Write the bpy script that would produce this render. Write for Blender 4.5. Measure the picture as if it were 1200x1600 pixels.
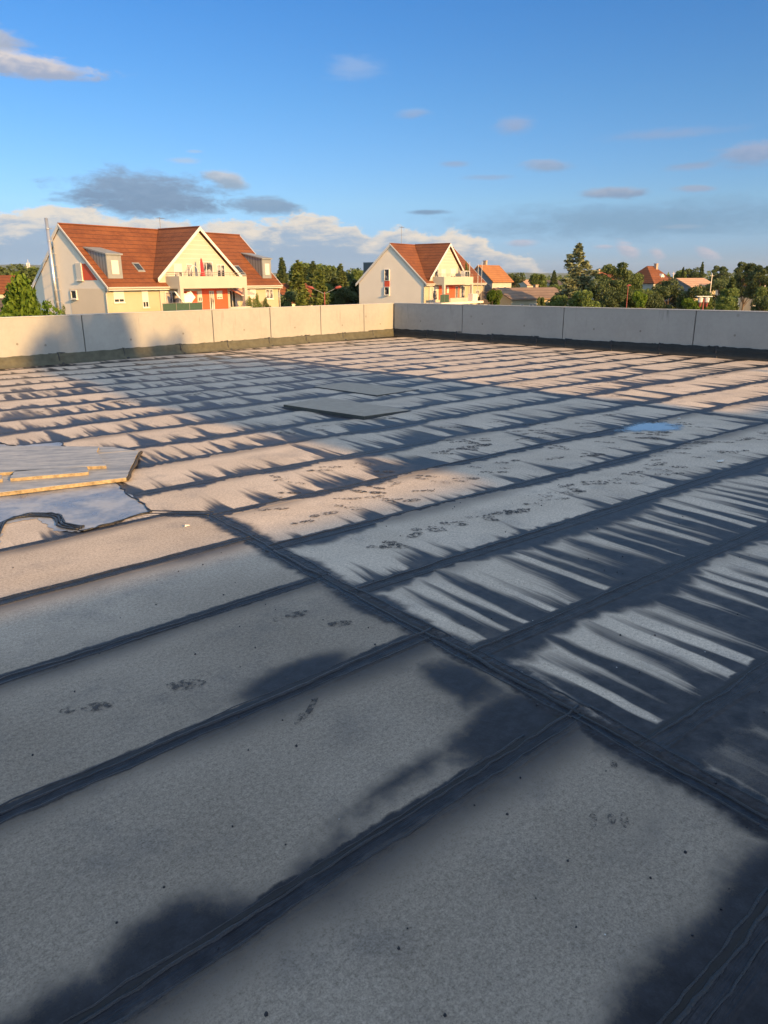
import bpy, bmesh, math, random
import numpy as np
from mathutils import Vector, Matrix
R = math.radians
scene = bpy.context.scene
COL = scene.collection
for o in list(bpy.data.objects): bpy.data.objects.remove(o)

# ------------------------------------------------------------------ camera
cam = bpy.data.cameras.new('camera')
cam.sensor_fit = 'VERTICAL'; cam.sensor_height = 36.0; cam.sensor_width = 27.0
cam.lens = 36.0 * 1155 / 1600
cam.clip_start = 0.05; cam.clip_end = 20000
co = bpy.data.objects.new('camera', cam); COL.objects.link(co)
co.matrix_world = Matrix.Translation((0, 0, 1.75)) @ Matrix.Rotation(math.pi / 2 - 0.303, 4, 'X') @ Matrix.Rotation(-0.006, 4, 'Z')
scene.camera = co
scene.render.resolution_x = 768; scene.render.resolution_y = 1024
scene.view_settings.view_transform = 'Standard'; scene.view_settings.look = 'None'
scene.view_settings.gamma = 1.0; scene.view_settings.use_curve_mapping = False
EXPO = 0.9
scene.view_settings.exposure = EXPO

SUN_EL = 17.5
SUN_DIR = 134.6            # heading the light travels, degrees from +X
SUN_STRENGTH = 4.8
SUN_COL = (1.0, 0.56, 0.18)
SKY = 0.065

# ------------------------------------------------------------------ node helper
class NT:
    def __init__(s, tree): s.t = tree; s.n = tree.nodes; s.l = tree.links
    def node(s, ty, **kw):
        nd = s.n.new(ty)
        for k, v in kw.items(): setattr(nd, k, v)
        return nd
    def put(s, sock, v):
        if isinstance(v, bpy.types.NodeSocket): s.l.new(v, sock)
        elif v is not None:
            if isinstance(v, (tuple, list)) and len(v) == 3 and sock.type == 'RGBA': v = (*v, 1)
            sock.default_value = v
    def m(s, op, a, b=None, c=None, clamp=False):
        nd = s.node('ShaderNodeMath', operation=op, use_clamp=clamp)
        s.put(nd.inputs[0], a); s.put(nd.inputs[1], b); s.put(nd.inputs[2], c)
        return nd.outputs[0]
    def add(s, a, b): return s.m('ADD', a, b)
    def sub(s, a, b): return s.m('SUBTRACT', a, b)
    def mul(s, a, b): return s.m('MULTIPLY', a, b)
    def mad(s, a, b, c): return s.m('MULTIPLY_ADD', a, b, c)
    def mx(s, a, b): return s.m('MAXIMUM', a, b)
    def mn(s, a, b): return s.m('MINIMUM', a, b)
    def ss(s, v, lo, hi, a=0.0, b=1.0):
        nd = s.node('ShaderNodeMapRange', interpolation_type='SMOOTHSTEP')
        for i, x in enumerate((v, lo, hi, a, b)): s.put(nd.inputs[i], x)
        return nd.outputs[0]
    def lin(s, v, lo, hi, a=0.0, b=1.0):
        nd = s.node('ShaderNodeMapRange')
        for i, x in enumerate((v, lo, hi, a, b)): s.put(nd.inputs[i], x)
        return nd.outputs[0]
    def xyz(s, x, y, z=0.0):
        nd = s.node('ShaderNodeCombineXYZ')
        for i, q in enumerate((x, y, z)): s.put(nd.inputs[i], q)
        return nd.outputs[0]
    def sep(s, v):
        nd = s.node('ShaderNodeSeparateXYZ'); s.put(nd.inputs[0], v); return nd.outputs
    def noise(s, vec, scale=1.0, detail=3.0, rough=0.5, dist=0.0):
        nd = s.node('ShaderNodeTexNoise')
        if vec is not None: s.l.new(vec, nd.inputs['Vector'])
        nd.inputs['Scale'].default_value = scale; nd.inputs['Detail'].default_value = detail
        nd.inputs['Roughness'].default_value = rough; nd.inputs['Distortion'].default_value = dist
        return nd.outputs[0]
    def mix(s, f, a, b, blend='MIX'):
        nd = s.node('ShaderNodeMix', data_type='RGBA', blend_type=blend, clamp_factor=True)
        s.put(nd.inputs[0], f); s.put(nd.inputs[6], a); s.put(nd.inputs[7], b)
        return nd.outputs[2]
    def ramp(s, v, stops):
        nd = s.node('ShaderNodeValToRGB'); s.put(nd.inputs[0], v)
        e = nd.color_ramp.elements
        while len(e) < len(stops): e.new(0.5)
        for i, (p, c) in enumerate(stops): e[i].position = p; e[i].color = (*c, 1)
        return nd.outputs[0]
    def bump(s, h, strength=0.3, dist=0.01):
        nd = s.node('ShaderNodeBump'); s.put(nd.inputs['Height'], h)
        nd.inputs['Strength'].default_value = strength; nd.inputs['Distance'].default_value = dist
        return nd.outputs[0]

# ------------------------------------------------------------------ world: sky with clouds
world = bpy.data.worlds.new('World'); scene.world = world; world.use_nodes = True
W = NT(world.node_tree); world.node_tree.nodes.clear()
sky = W.node('ShaderNodeTexSky', sky_type='NISHITA', sun_disc=False)
sky.sun_elevation = R(SUN_EL)
sx, sy = -math.cos(R(SUN_DIR)), -math.sin(R(SUN_DIR))        # towards the sun
sky.sun_rotation = math.atan2(sx, sy)
sky.altitude = 150; sky.air_density = 1.0; sky.dust_density = 0.6; sky.ozone_density = 2.0
tc = W.node('ShaderNodeTexCoord')
dx, dy, dz = W.sep(tc.outputs['Generated'])
az = W.mul(W.m('ARCTAN2', dx, dy), 57.2958)
el = W.mul(W.m('ARCSINE', dz), 57.2958)
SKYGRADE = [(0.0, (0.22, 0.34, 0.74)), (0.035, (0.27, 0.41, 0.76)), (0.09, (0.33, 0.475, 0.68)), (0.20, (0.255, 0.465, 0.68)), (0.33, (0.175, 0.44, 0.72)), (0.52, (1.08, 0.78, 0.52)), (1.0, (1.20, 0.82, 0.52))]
GAIN = W.mx(W.ss(dz, .33, .55, 1.9, 4.9), W.ss(dy, .1, -.6, 1.9, 3.9))  # overhead and rear sky brightened as unseen fill for the shaded surfaces
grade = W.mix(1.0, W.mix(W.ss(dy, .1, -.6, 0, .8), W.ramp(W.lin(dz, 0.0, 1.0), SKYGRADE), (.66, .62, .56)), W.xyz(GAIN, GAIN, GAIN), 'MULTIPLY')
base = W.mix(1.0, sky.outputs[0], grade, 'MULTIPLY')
K = 1.0 / SKY / 2 ** EXPO
def cc(c): return tuple(x * K for x in c)
cv = W.xyz(W.mul(az, 0.30), W.mul(el, 1.1), 0.0)
n_soft = W.noise(cv, 1.0, 6, 0.6, 0.6)
n_fine = W.noise(W.xyz(W.mul(az, 0.9), W.mul(el, 1.9), 4.0), 1.0, 9, 0.66, 0.5)
color = base
# wide thin veil on the right, slate wisps
def cloud(color, a0, e0, ra, re, lit, shade, op, soft=0.8, tilt=0.0, amp=1.3):
    u = W.mul(W.sub(az, a0), 1.0 / ra)
    v = W.mul(W.sub(W.sub(el, e0), W.mul(W.sub(az, a0), tilt)), 1.0 / re)
    d = W.m('SQRT', W.add(W.mul(u, u), W.mul(v, v)))
    d = W.add(d, W.mul(W.sub(n_soft, 0.5), amp * 1.6)); d = W.add(d, W.mul(W.sub(n_fine, 0.5), amp * 0.7))
    msk = W.ss(d, 1.1, 1.1 - soft, 0.0, op)
    tone = W.ss(W.add(v, W.mul(W.sub(n_fine, 0.5), 2.2)), -0.7, 0.9)
    return W.mix(msk, color, W.mix(tone, cc(shade), cc(lit)))
SLATE = (0.17, 0.28, 0.43); LIL = (0.33, 0.40, 0.56); PALE = (0.46, 0.60, 0.78); WHITE = (0.62, 0.62, 0.66); PINK = (0.60, 0.55, 0.62)
specs = [
 (18.0, 3.9, 14.5, 1.5, (0.20, 0.36, 0.54), (0.17, 0.33, 0.50), 0.75, 0.9, 0.0, .7),
 (-16.6, 5.7, 6.0, 1.7, (0.24, 0.35, 0.50), (0.175, 0.275, 0.42), 0.92, 0.65, -.04, .9),
 (-8.5, 5.2, 3.0, 0.75, (0.25, 0.36, 0.50), (0.20, 0.31, 0.46), 0.85, 0.6, -.05, .9),
 (-24.6, 13.0, 6.6, 0.80, (0.78, 0.70, 0.66), (0.36, 0.42, 0.56), 0.95, 0.5, -.06, .8),
 (-26.0, 14.2, 3.6, 1.0, (0.52, 0.54, 0.62), (0.36, 0.42, 0.54), 0.9, 0.7, -.10, .9),
 (-1.78, 13.7, 2.4, 0.9, (0.36, 0.50, 0.76), (0.32, 0.47, 0.74), 0.6, 1.0, 0.05, .9),
 (2.17, 10.9, 1.3, 0.4, (0.36, 0.50, 0.74), LIL, 0.6, 1.0, 0.05, .9),
 (9.24, 10.1, 1.6, 0.65, (0.36, 0.46, 0.68), LIL, 0.7, 1.0, 0.0, .9),
 (-13.8, 7.9, 1.4, 0.25, PALE, PALE, 0.7, .9, 0.0, .7), (-13.0, 8.5, .6, 0.12, PALE, PALE, 0.5, .9, 0.0, .7),
 (-10.9, 6.8, 1.6, 0.62, (0.60, 0.62, 0.66), (0.30, 0.40, 0.52), 0.9, 0.6, -0.15, .8),
 (5.2, 7.8, 1.4, 0.26, LIL, LIL, 0.6, .9, 0.0, .7), (7.6, 6.9, 2.0, 0.22, LIL, LIL, 0.5, .9, 0.0, .7),
 (11.3, 7.5, 1.9, 0.52, (0.38, 0.46, 0.62), (0.27, 0.37, 0.53), 0.8, .8, 0.0, .8),
 (16.2, 5.65, 2.5, 0.45, (0.38, 0.44, 0.56), (0.24, 0.34, 0.50), 0.9, .7, 0.0, .8),
 (21.3, 5.75, 1.7, 0.26, (0.36, 0.44, 0.56), LIL, 0.8, .8, 0.0, .7),
 (25.0, 7.6, 3.0, 0.95, (0.38, 0.44, 0.60), (0.26, 0.36, 0.54), 0.85, .8, 0.02, .9),
 (21.1, 7.1, 2.0, 0.32, (0.27, 0.38, 0.56), LIL, 0.7, .9, 0.03, .8),
 (19.5, 9.1, 5.0, 0.45, (0.32, 0.42, 0.64), LIL, 0.5, 1.0, 0.0, .9),
 (3.35, 4.7, 1.8, 0.2, SLATE, SLATE, 0.8, .8, 0.0, .6),
]
for sp in specs: color = cloud(color, *sp)
# cumulus bank along the horizon, sunlit tops and blue-grey bodies
fc = W.node('ShaderNodeFloatCurve')
pts = [(-60, 3.5), (-40, 4.6), (-25.6, 4.7), (-20.5, 5.2), (-16.1, 4.3), (-13.5, 4.1), (-9.0, 4.4), (-5.4, 4.9), (-2.65, 4.35), (-1.27, 3.6), (2.0, 3.85), (6.6, 3.45), (8.9, 2.6), (11.7, 1.2), (14, 0.0), (60, 0.0)]
cur = fc.mapping.curves[0]
while len(cur.points) < len(pts): cur.points.new(0.5, 0.5)
for p, (a, e) in zip(cur.points, pts): p.location = ((a + 60) / 120, e / 10); p.handle_type = 'VECTOR'
fc.mapping.update()
W.put(fc.inputs['Value'], W.lin(az, -60, 60)); fc.inputs['Factor'].default_value = 1.0
top = W.mul(fc.outputs[0], 10.0)
nb = W.noise(W.xyz(W.mul(az, 0.42), W.mul(el, 0.85), 9.0), 1.0, 9, 0.66, 0.3)
e = W.add(W.sub(top, el), W.mul(W.sub(nb, 0.54), 3.0))
has = W.ss(top, 0.2, 1.8)
nl = W.noise(W.xyz(W.mul(az, 0.50), W.mul(el, 1.9), 2.0), 1.0, 8, 0.62, 0.4)
nk = W.noise(W.xyz(W.mul(az, 0.22), W.mul(el, .5), 6.0), 1.0, 3, 0.5)
e2 = W.add(e, W.mul(W.sub(nl, 0.5), 3.4)); e2 = W.sub(e2, W.mul(W.sub(nk, 0.56), 2.2))
body = W.mix(W.ss(el, 0.0, 3.4), cc((0.22, 0.36, 0.54)), cc((0.33, 0.45, 0.60)))
bank = W.mix(W.ss(e2, 2.2, 0.3, 0, 1.0), body, cc((0.86, 0.75, 0.62)))
bank = W.mix(W.mul(W.ss(e2, 0.6, -0.2), W.ss(nl, .45, .62)), bank, cc((0.95, 0.83, 0.68)))
color = W.mix(W.mul(W.mul(W.ss(e, 0.0, 0.5), has), W.ss(el, -0.5, 2.2, 0.45, 0.92)), color, bank)
for sp in [(17.4, 1.9, 1.0, 0.6, PINK, (0.36, 0.42, 0.55), 0.85, .8, -.5, .9), (19.4, 1.65, 0.6, 0.5, PINK, (0.36, 0.42, 0.55), 0.85, .8, -.3, .8),
           (22.5, 1.7, 1.0, 0.42, PINK, (0.36, 0.42, 0.55), 0.8, .8, -.4, .8), (15.8, 2.2, 0.8, 0.2, PINK, (0.36, 0.42, 0.55), 0.7, .8, 0, .8),
           (10.0, 2.5, 1.4, 0.3, PINK, (0.36, 0.42, 0.55), 0.7, .8, 0, .8), (20.8, 3.4, 1.6, 0.16, (0.30, 0.43, 0.58), (0.30, 0.43, 0.58), 0.7, .8, 0, .8)]:
    color = cloud(color, *sp)
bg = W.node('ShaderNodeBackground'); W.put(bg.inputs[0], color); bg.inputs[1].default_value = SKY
wo = W.node('ShaderNodeOutputWorld'); W.l.new(bg.outputs[0], wo.inputs[0])

# ------------------------------------------------------------------ sun
sl = bpy.data.lights.new('sun', 'SUN'); sl.energy = SUN_STRENGTH; sl.angle = R(0.53); sl.color = SUN_COL
so = bpy.data.objects.new('sun', sl); COL.objects.link(so)
ce = math.cos(R(SUN_EL))
so.rotation_euler = Vector((-sx * ce, -sy * ce, -math.sin(R(SUN_EL)))).to_track_quat('-Z', 'Y').to_euler()

# ------------------------------------------------------------------ mesh helpers
def tag(o, label=None, cat=None, group=None, kind=None):
    if label: o['label'] = label
    if cat: o['category'] = cat
    if group: o['group'] = group
    if kind: o['kind'] = kind
    return o
def empty(name, loc, label, cat, group=None):
    o = bpy.data.objects.new(name, None); COL.objects.link(o); o.location = loc
    o.empty_display_size = 0.5
    return tag(o, label, cat, group)
class MB:
    def __init__(s): s.v = []; s.f = []
    def poly(s, pts):
        b = len(s.v); s.v += [tuple(p) for p in pts]; s.f.append(tuple(range(b, b + len(pts))))
    def prism(s, bot, top):
        b = len(s.v); n = len(bot); s.v += [tuple(p) for p in bot] + [tuple(p) for p in top]
        s.f.append(tuple(b + i for i in range(n))[::-1]); s.f.append(tuple(b + n + i for i in range(n)))
        for i in range(n):
            j = (i + 1) % n; s.f.append((b + i, b + j, b + n + j, b + n + i))
        return s
    def box(s, F, l0, l1, w0, w1, z0, z1):
        q = [(l0, w0), (l1, w0), (l1, w1), (l0, w1)]
        return s.prism([F(a, b, z0) for a, b in q], [F(a, b, z1) for a, b in q])
    def tube(s, pts, r, n=8, caps=True):
        pts = [Vector(p) for p in pts]; rr = r if isinstance(r, (list, tuple)) else [r] * len(pts)
        base = len(s.v); up = None
        for i, p in enumerate(pts):
            d = (pts[min(i + 1, len(pts) - 1)] - pts[max(i - 1, 0)]).normalized()
            if up is None: up = Vector((0, 0, 1)) if abs(d.z) < 0.9 else Vector((1, 0, 0))
            x = d.cross(up).normalized(); y = x.cross(d).normalized(); up = y
            for k in range(n):
                a = 2 * math.pi * k / n; s.v.append(tuple(p + (x * math.cos(a) + y * math.sin(a)) * rr[i]))
        for i in range(len(pts) - 1):
            for k in range(n):
                a = base + i * n + k; b = base + i * n + (k + 1) % n
                s.f.append((a, b, b + n, a + n))
        if caps:
            s.f.append(tuple(base + k for k in range(n))[::-1]); s.f.append(tuple(base + (len(pts) - 1) * n + k for k in range(n)))
        return s
    def build(s, name, mat, parent=None, smooth=False, fix=True, bevel=0):
        me = bpy.data.meshes.new(name)
        off = Vector((0, 0, 0)); p = parent
        while p is not None: off += p.location; p = p.parent
        me.from_pydata([tuple(Vector(q) - off) for q in s.v], [], s.f); me.update()
        if fix or bevel:
            bm = bmesh.new(); bm.from_mesh(me)
            if fix: bmesh.ops.recalc_face_normals(bm, faces=bm.faces)
            if bevel:
                bmesh.ops.bevel(bm, geom=[e for e in bm.edges], offset=bevel, segments=2, affect='EDGES', profile=0.6)
            bm.to_mesh(me); bm.free()
        if smooth: me.polygons.foreach_set('use_smooth', [True] * len(me.polygons))
        me.materials.append(mat)
        o = bpy.data.objects.new(name, me); COL.objects.link(o)
        if parent is not None: o.parent = parent
        return o
def frame(p, phi):
    ca, sa = math.cos(phi), math.sin(phi)
    return lambda l, w, z: (p[0] + ca * l + sa * w, p[1] + sa * l - ca * w, z)
def world_frame(x, y, z): return (x, y, z)

# ------------------------------------------------------------------ materials
def newmat(name):
    m = bpy.data.materials.new(name); m.use_nodes = True; t = m.node_tree; t.nodes.clear()
    N = NT(t); b = N.node('ShaderNodeBsdfPrincipled'); o = N.node('ShaderNodeOutputMaterial')
    N.l.new(b.outputs[0], o.inputs[0]); return m, N, b
def plain(name, c, rough=0.7, var=0.12, scale=3.0, metal=0.0, bump=0.0, bscale=40, spec=None):
    m, N, b = newmat(name)
    tcn = N.node('ShaderNodeTexCoord').outputs['Object']
    n = N.noise(tcn, scale, 5, 0.6)
    k = N.lin(n, 0.25, 0.75, 1 - var, 1 + var)
    col = N.mix(1.0, tuple(c), N.xyz(k, k, k), 'MULTIPLY')
    N.put(b.inputs['Base Color'], col); b.inputs['Roughness'].default_value = rough; b.inputs['Metallic'].default_value = metal
    if spec is not None: b.inputs['Specular IOR Level'].default_value = spec
    if bump: N.put(b.inputs['Normal'], N.bump(N.noise(tcn, bscale, 4, 0.6), bump, 0.02))
    return m
M = {}
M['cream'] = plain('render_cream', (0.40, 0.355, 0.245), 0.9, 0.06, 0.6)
M['beige'] = plain('render_beige', (0.80, 0.72, 0.60), 0.9, 0.05, 0.5)
M['beige_dark'] = plain('render_tan', (0.72, 0.60, 0.44), 0.9, 0.05, 0.5)
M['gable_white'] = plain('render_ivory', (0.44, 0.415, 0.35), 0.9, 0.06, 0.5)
M['white'] = plain('white_paint', (0.62, 0.61, 0.58), 0.6, 0.04)
M['red'] = plain('red_paint', (0.62, 0.09, 0.035), 0.7, 0.08)
M['zinc'] = plain('zinc', (0.28, 0.29, 0.28), 0.5, 0.15, 1.5, 0.3)
M['zinc_dark'] = plain('zinc_dark', (0.10, 0.12, 0.13), 0.5, 0.15, 1.5, 0.3)
M['steel'] = plain('steel', (0.62, 0.62, 0.62), 0.3, 0.05, 2, 0.8)
M['rail'] = plain('rail_metal', (0.20, 0.19, 0.17), 0.5, 0.1)
M['green_mesh'] = plain('green_screen', (0.035, 0.075, 0.05), 0.8, 0.2, 6)
M['cloth'] = plain('white_cloth', (0.75, 0.73, 0.68), 0.9, 0.1, 2)
M['redcloth'] = plain('red_cloth', (0.55, 0.03, 0.04), 0.8, 0.1)
M['shutter'] = plain('shutter', (0.58, 0.56, 0.50), 0.6, 0.03)
M['brick'] = plain('chimney_brick', (0.42, 0.30, 0.22), 0.9, 0.2, 4)
M['lamp_red'] = plain('lamp_red', (0.26, 0.055, 0.045), 0.5, 0.1)
M['wood'] = plain('wood_pole', (0.20, 0.15, 0.11), 0.9, 0.2, 4)
M['grey_gable'] = plain('slate_gable', (0.20, 0.21, 0.22), 0.9, 0.08)
m, N, b = newmat('window_glass')
b.inputs['Base Color'].default_value = (0.03, 0.035, 0.04, 1); b.inputs['Roughness'].default_value = 0.06; b.inputs['Specular IOR Level'].default_value = 0.8
M['glass'] = m
m, N, b = newmat('curtained_glass')
tcn = N.node('ShaderNodeTexCoord').outputs['Object']
N.put(b.inputs['Base Color'], N.mix(N.ss(N.noise(tcn, 1.6, 2), 0.4, 0.6), (0.03, 0.03, 0.035), (0.35, 0.33, 0.32))); b.inputs['Roughness'].default_value = 0.1
M['curtain'] = m
def tiles(name, c1, c2, rows=2.6):
    m, N, b = newmat(name)
    tcn = N.node('ShaderNodeTexCoord'); x, y, z = N.sep(tcn.outputs['Object'])
    n1 = N.noise(tcn.outputs['Object'], 0.5, 5, 0.65); n2 = N.noise(N.xyz(N.mul(x, 3), N.mul(y, 3), N.mul(z, 5)), 1.0, 3, 0.7)
    row = N.m('FRACT', N.mul(z, rows)); rid = N.m('FLOOR', N.mul(z, rows))
    nr = N.noise(N.xyz(N.mul(x, .35), N.mul(y, .35), N.mul(rid, 1.7)), 1.0, 3, .6)
    col = N.mix(N.ss(N.add(N.mul(n1, .4), N.add(N.mul(n2, .35), N.mul(nr, .35))), .38, .72), c1, c2)
    edge = N.ss(row, 0.0, 0.22)
    col = N.mix(N.sub(1.0, edge), col, tuple(q * 0.45 for q in c1))
    N.put(b.inputs['Base Color'], col); b.inputs['Roughness'].default_value = 0.85
    N.put(b.inputs['Normal'], N.bump(N.add(N.mul(row, -1.0), n2), 0.5, 0.06))
    return m
M['tiles'] = tiles('roof_tiles_red', (0.115, 0.032, 0.010), (0.21, 0.068, 0.020))
M['tiles_orange'] = tiles('roof_tiles_orange', (0.28, 0.11, 0.035), (0.36, 0.16, 0.055))
M['tiles_brown'] = tiles('roof_tiles_brown', (0.17, 0.115, 0.085), (0.26, 0.18, 0.13))
M['tiles_dark'] = tiles('roof_tiles_dark', (0.06, 0.05, 0.05), (0.10, 0.08, 0.07))
M['tiles_pink'] = tiles('roof_tiles_pink', (0.40, 0.24, 0.16), (0.48, 0.32, 0.22))
def seamed(name, c):
    m, N, b = newmat(name)
    tcn = N.node('ShaderNodeTexCoord'); x, y, z = N.sep(tcn.outputs['Object'])
    k = N.m('FRACT', N.mul(N.add(N.mul(x, .83), N.mul(y, -.56)), 2.6))
    N.put(b.inputs['Base Color'], N.mix(N.ss(k, .12, .2), tuple(q * .35 for q in c), c))
    b.inputs['Roughness'].default_value = .5; b.inputs['Metallic'].default_value = .3
    return m
M['zinc_seam'] = seamed('zinc_standing_seam', (0.25, 0.27, 0.27))
m, N, b = newmat('awning_stripes')
x, y, z = N.sep(N.node('ShaderNodeTexCoord').outputs['Object'])
k = N.m('FRACT', N.mul(N.add(N.mul(x, .56), N.mul(y, .83)), 4.0))
N.put(b.inputs['Base Color'], N.mix(N.ss(k, .45, .55), (0.55, 0.12, 0.06), (0.75, 0.68, 0.58))); b.inputs['Roughness'].default_value = .9
M['awning'] = m

# foliage
def foliage(name, c1, c2, c3=None, trans=0.25):
    m, N, b = newmat(name)
    tcn = N.node('ShaderNodeTexCoord').outputs['Object']; oi = N.node('ShaderNodeObjectInfo')
    n = N.noise(tcn, 0.8, 3, .6); n2 = N.noise(tcn, 6.0, 2, .6)
    col = N.mix(N.ss(N.add(N.mul(n, .6), N.mul(n2, .4)), .35, .65), c1, c2)
    k = N.lin(oi.outputs['Random'], 0, 1, .8, 1.25)
    col = N.mix(1.0, col, N.xyz(k, k, N.mul(k, .95)), 'MULTIPLY')
    N.put(b.inputs['Base Color'], col); b.inputs['Roughness'].default_value = .65; b.inputs['Specular IOR Level'].default_value = .25
    tr = N.node('ShaderNodeBsdfTranslucent'); N.put(tr.inputs[0], col)
    mx = N.node('ShaderNodeMixShader'); mx.inputs[0].default_value = trans
    N.l.new(b.outputs[0], mx.inputs[1]); N.l.new(tr.outputs[0], mx.inputs[2])
    out = [q for q in m.node_tree.nodes if q.type == 'OUTPUT_MATERIAL'][0]; N.l.new(mx.outputs[0], out.inputs[0])
    return m
M['leaf_green'] = foliage('leaves_green', (0.07, 0.11, 0.03), (0.17, 0.22, 0.06))
M['leaf_dark'] = foliage('leaves_dark', (0.045, 0.07, 0.028), (0.115, 0.15, 0.055), trans=.15)
M['leaf_bright'] = foliage('leaves_bright', (0.08, 0.15, 0.015), (0.17, 0.24, 0.03), trans=.35)
M['needle'] = foliage('needles_green', (0.065, 0.095, 0.03), (0.15, 0.19, 0.06), trans=.15)
M['needle_light'] = foliage('needles_light', (0.10, 0.14, 0.03), (0.20, 0.24, 0.06), trans=.2)
M['cedar'] = foliage('needles_cedar', (0.11, 0.13, 0.07), (0.25, 0.27, 0.15), trans=.15)
M['bark'] = plain('bark', (0.13, 0.09, 0.06), 0.95, 0.25, 4)

# ------------------------------------------------------------------ roof-plane coordinates: s runs along the membrane strips, t across
A0 = R(41.5); SX, SY = math.cos(A0), math.sin(A0)
def ST(s, t, z=0.0): return (s * SX - t * SY, s * SY + t * SX, z)
KT = [-8, -1, 0, 1, 2, 3, 4, 5, 6, 7, 8, 9, 10, 11, 12, 13, 14, 15, 16, 17, 18, 19]
TA = [-6.6, .26, 1.22, 2.19, 3.18, 4.16, 5.07, 6.08, 7.03, 7.90, 8.85, 9.80, 10.72, 11.66, 12.66, 13.6, 14.62, 15.55, 16.42, 17.3, 18.2, 19.1]
TB = [-7.0, -.1, .83, 1.80, 2.83, 3.75, 4.78, 5.70, 6.75, 7.65, 8.56, 9.47, 10.33, 11.22, 12.03, 12.9, 13.86, 14.9, 15.85, 16.8, 17.7, 18.6]
def k_of(s, t):
    a = (s - 2.5) / 7.45
    return float(np.interp(t, [x + (y - x) * a for x, y in zip(TA, TB)], KT))
ZT = [-9.25, .555, 1.54, 2.49, 3.47, 4.42, 5.35, 6.3]
ZK = [-10, 0, 1, 2, 3, 4, 5, 6]
def c1(t): return float(np.interp(t, [-6, .7, 1.5, 2.36, 3.46, 4.04, 5.07, 5.45], [1.75, 2.35, 2.42, 2.47, 2.53, 2.58, 2.66, 2.3]))
def c2(t): return float(np.interp(t, [4, 8.75, 10.4, 12, 14.2, 17], [9.95, 9.92, 9.96, 9.8, 10.0, 10.05]))
WALL_L = lambda s: float(np.interp(s, [-8, 4.44, 7.26, 11.1, 16.95], [17.2, 17.25, 17.4, 17.9, 18.6]))   # t of the left parapet face

rng = random.Random(7)
# soft stain marks in the near strips (s, t, rs, rt, strength)
BLOBS = [(1.2, 2.25, .10, .30, .34), (2.0, .95, .35, .16, .36), (1.0, 3.05, .35, .14, .33), (.9, .75, .5, .12, .4), (1.75, 1.95, .12, .20, .30), (1.72, 2.54, .38, .17, 1.0), (1.15, 2.52, .5, .07, .6), (2.15, 1.62, .45, .20, 1.0), (2.25, 2.02, .16, .32, .9), (2.3, 1.35, .2, .1, .6), (1.6, 1.66, .5, .09, .7), (.62, 1.58, .26, .17, 1.0), (.25, 1.57, .35, .14, .9), (1.1, 1.57, .3, .05, .6),
         (1.2, 1.47, .9, .06, .6), (2.3, 2.0, .10, .5, .5), (2.42, 2.95, .12, .4, .5), (2.05, .62, .35, .09, .8), (1.5, .62, .4, .1, .8), (2.3, 4.35, .4, .07, .6), (2.0, 3.38, .6, .06, .5), (.6, 3.4, .8, .05, .4), (2.3, 1.15, .12, .4, .5)]
def stain(zone, s, t, k):
    """returns streak bias, soft stain, distance to the nearest cross seam"""
    if zone == 0:
        soft = 0.0
        for bs, bt, rs, rt, a in BLOBS:
            soft = max(soft, a * math.exp(-((s - bs) / rs) ** 2 - ((t - bt) / rt) ** 2))
        if t < .555: soft = 1.0
        return -0.42, soft, abs(s - c1(t))
    cx = abs(s - c1(t)) if t < 5.45 else 9.0
    cx = min(cx, abs(s - c2(t)))
    f = k - math.floor(k); ki = math.floor(k)
    bias = {-2: .30, -1: .34, 0: .20, 1: .21, 2: -.04, 3: -.03, 4: .05, 5: .09, 6: .12, 7: .07, 8: .12, 9: .09, 10: .14, 11: .05, 12: .18, 13: .06, 14: .1, 15: .1}.get(ki, .05)
    if s > 9.95: bias = {0: .25, 1: .17, 2: .18, 3: .15, 4: .04, 5: .06, 6: .10, 7: .08}.get(ki, .02)
    soft = 0.0
    if ki == -1: soft = .5 * math.exp(-((s - 3.3) / 1.2) ** 2)
    return bias, soft, cx

def roof_patch(name, zone, fs0, fs1, t0, t1, ds=.125, dt=.125, z=0.0, parent=None, mat=None):
    nt = int((t1 - t0) / dt); v = []; A = []; B = []; f = []
    ns = int((max(fs1(t0), fs1(t1)) - min(fs0(t0), fs0(t1))) / ds)
    for j in range(nt + 1):
        t = t0 + (t1 - t0) * j / nt
        for i in range(ns + 1):
            s = fs0(t) + (fs1(t) - fs0(t)) * i / ns
            k = float(np.interp(t, ZT, ZK)) if zone == 0 else k_of(s, t)
            v.append(ST(s, t, z)); A.append((s, k, zone)); B.append(stain(zone, s, t, k))
    for j in range(nt):
        for i in range(ns):
            a = j * (ns + 1) + i; f.append((a, a + 1, a + ns + 2, a + ns + 1))
    me = bpy.data.meshes.new(name); me.from_pydata(v, [], f); me.update()
    for nm, D in (('strip', A), ('stain', B)):
        at = me.attributes.new(nm, 'FLOAT_VECTOR', 'POINT'); at.data.foreach_set('vector', np.array(D, dtype=np.float32).ravel())
    me.materials.append(mat); o = bpy.data.objects.new(name, me); COL.objects.link(o)
    if parent: o.parent = parent
    return o

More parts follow.
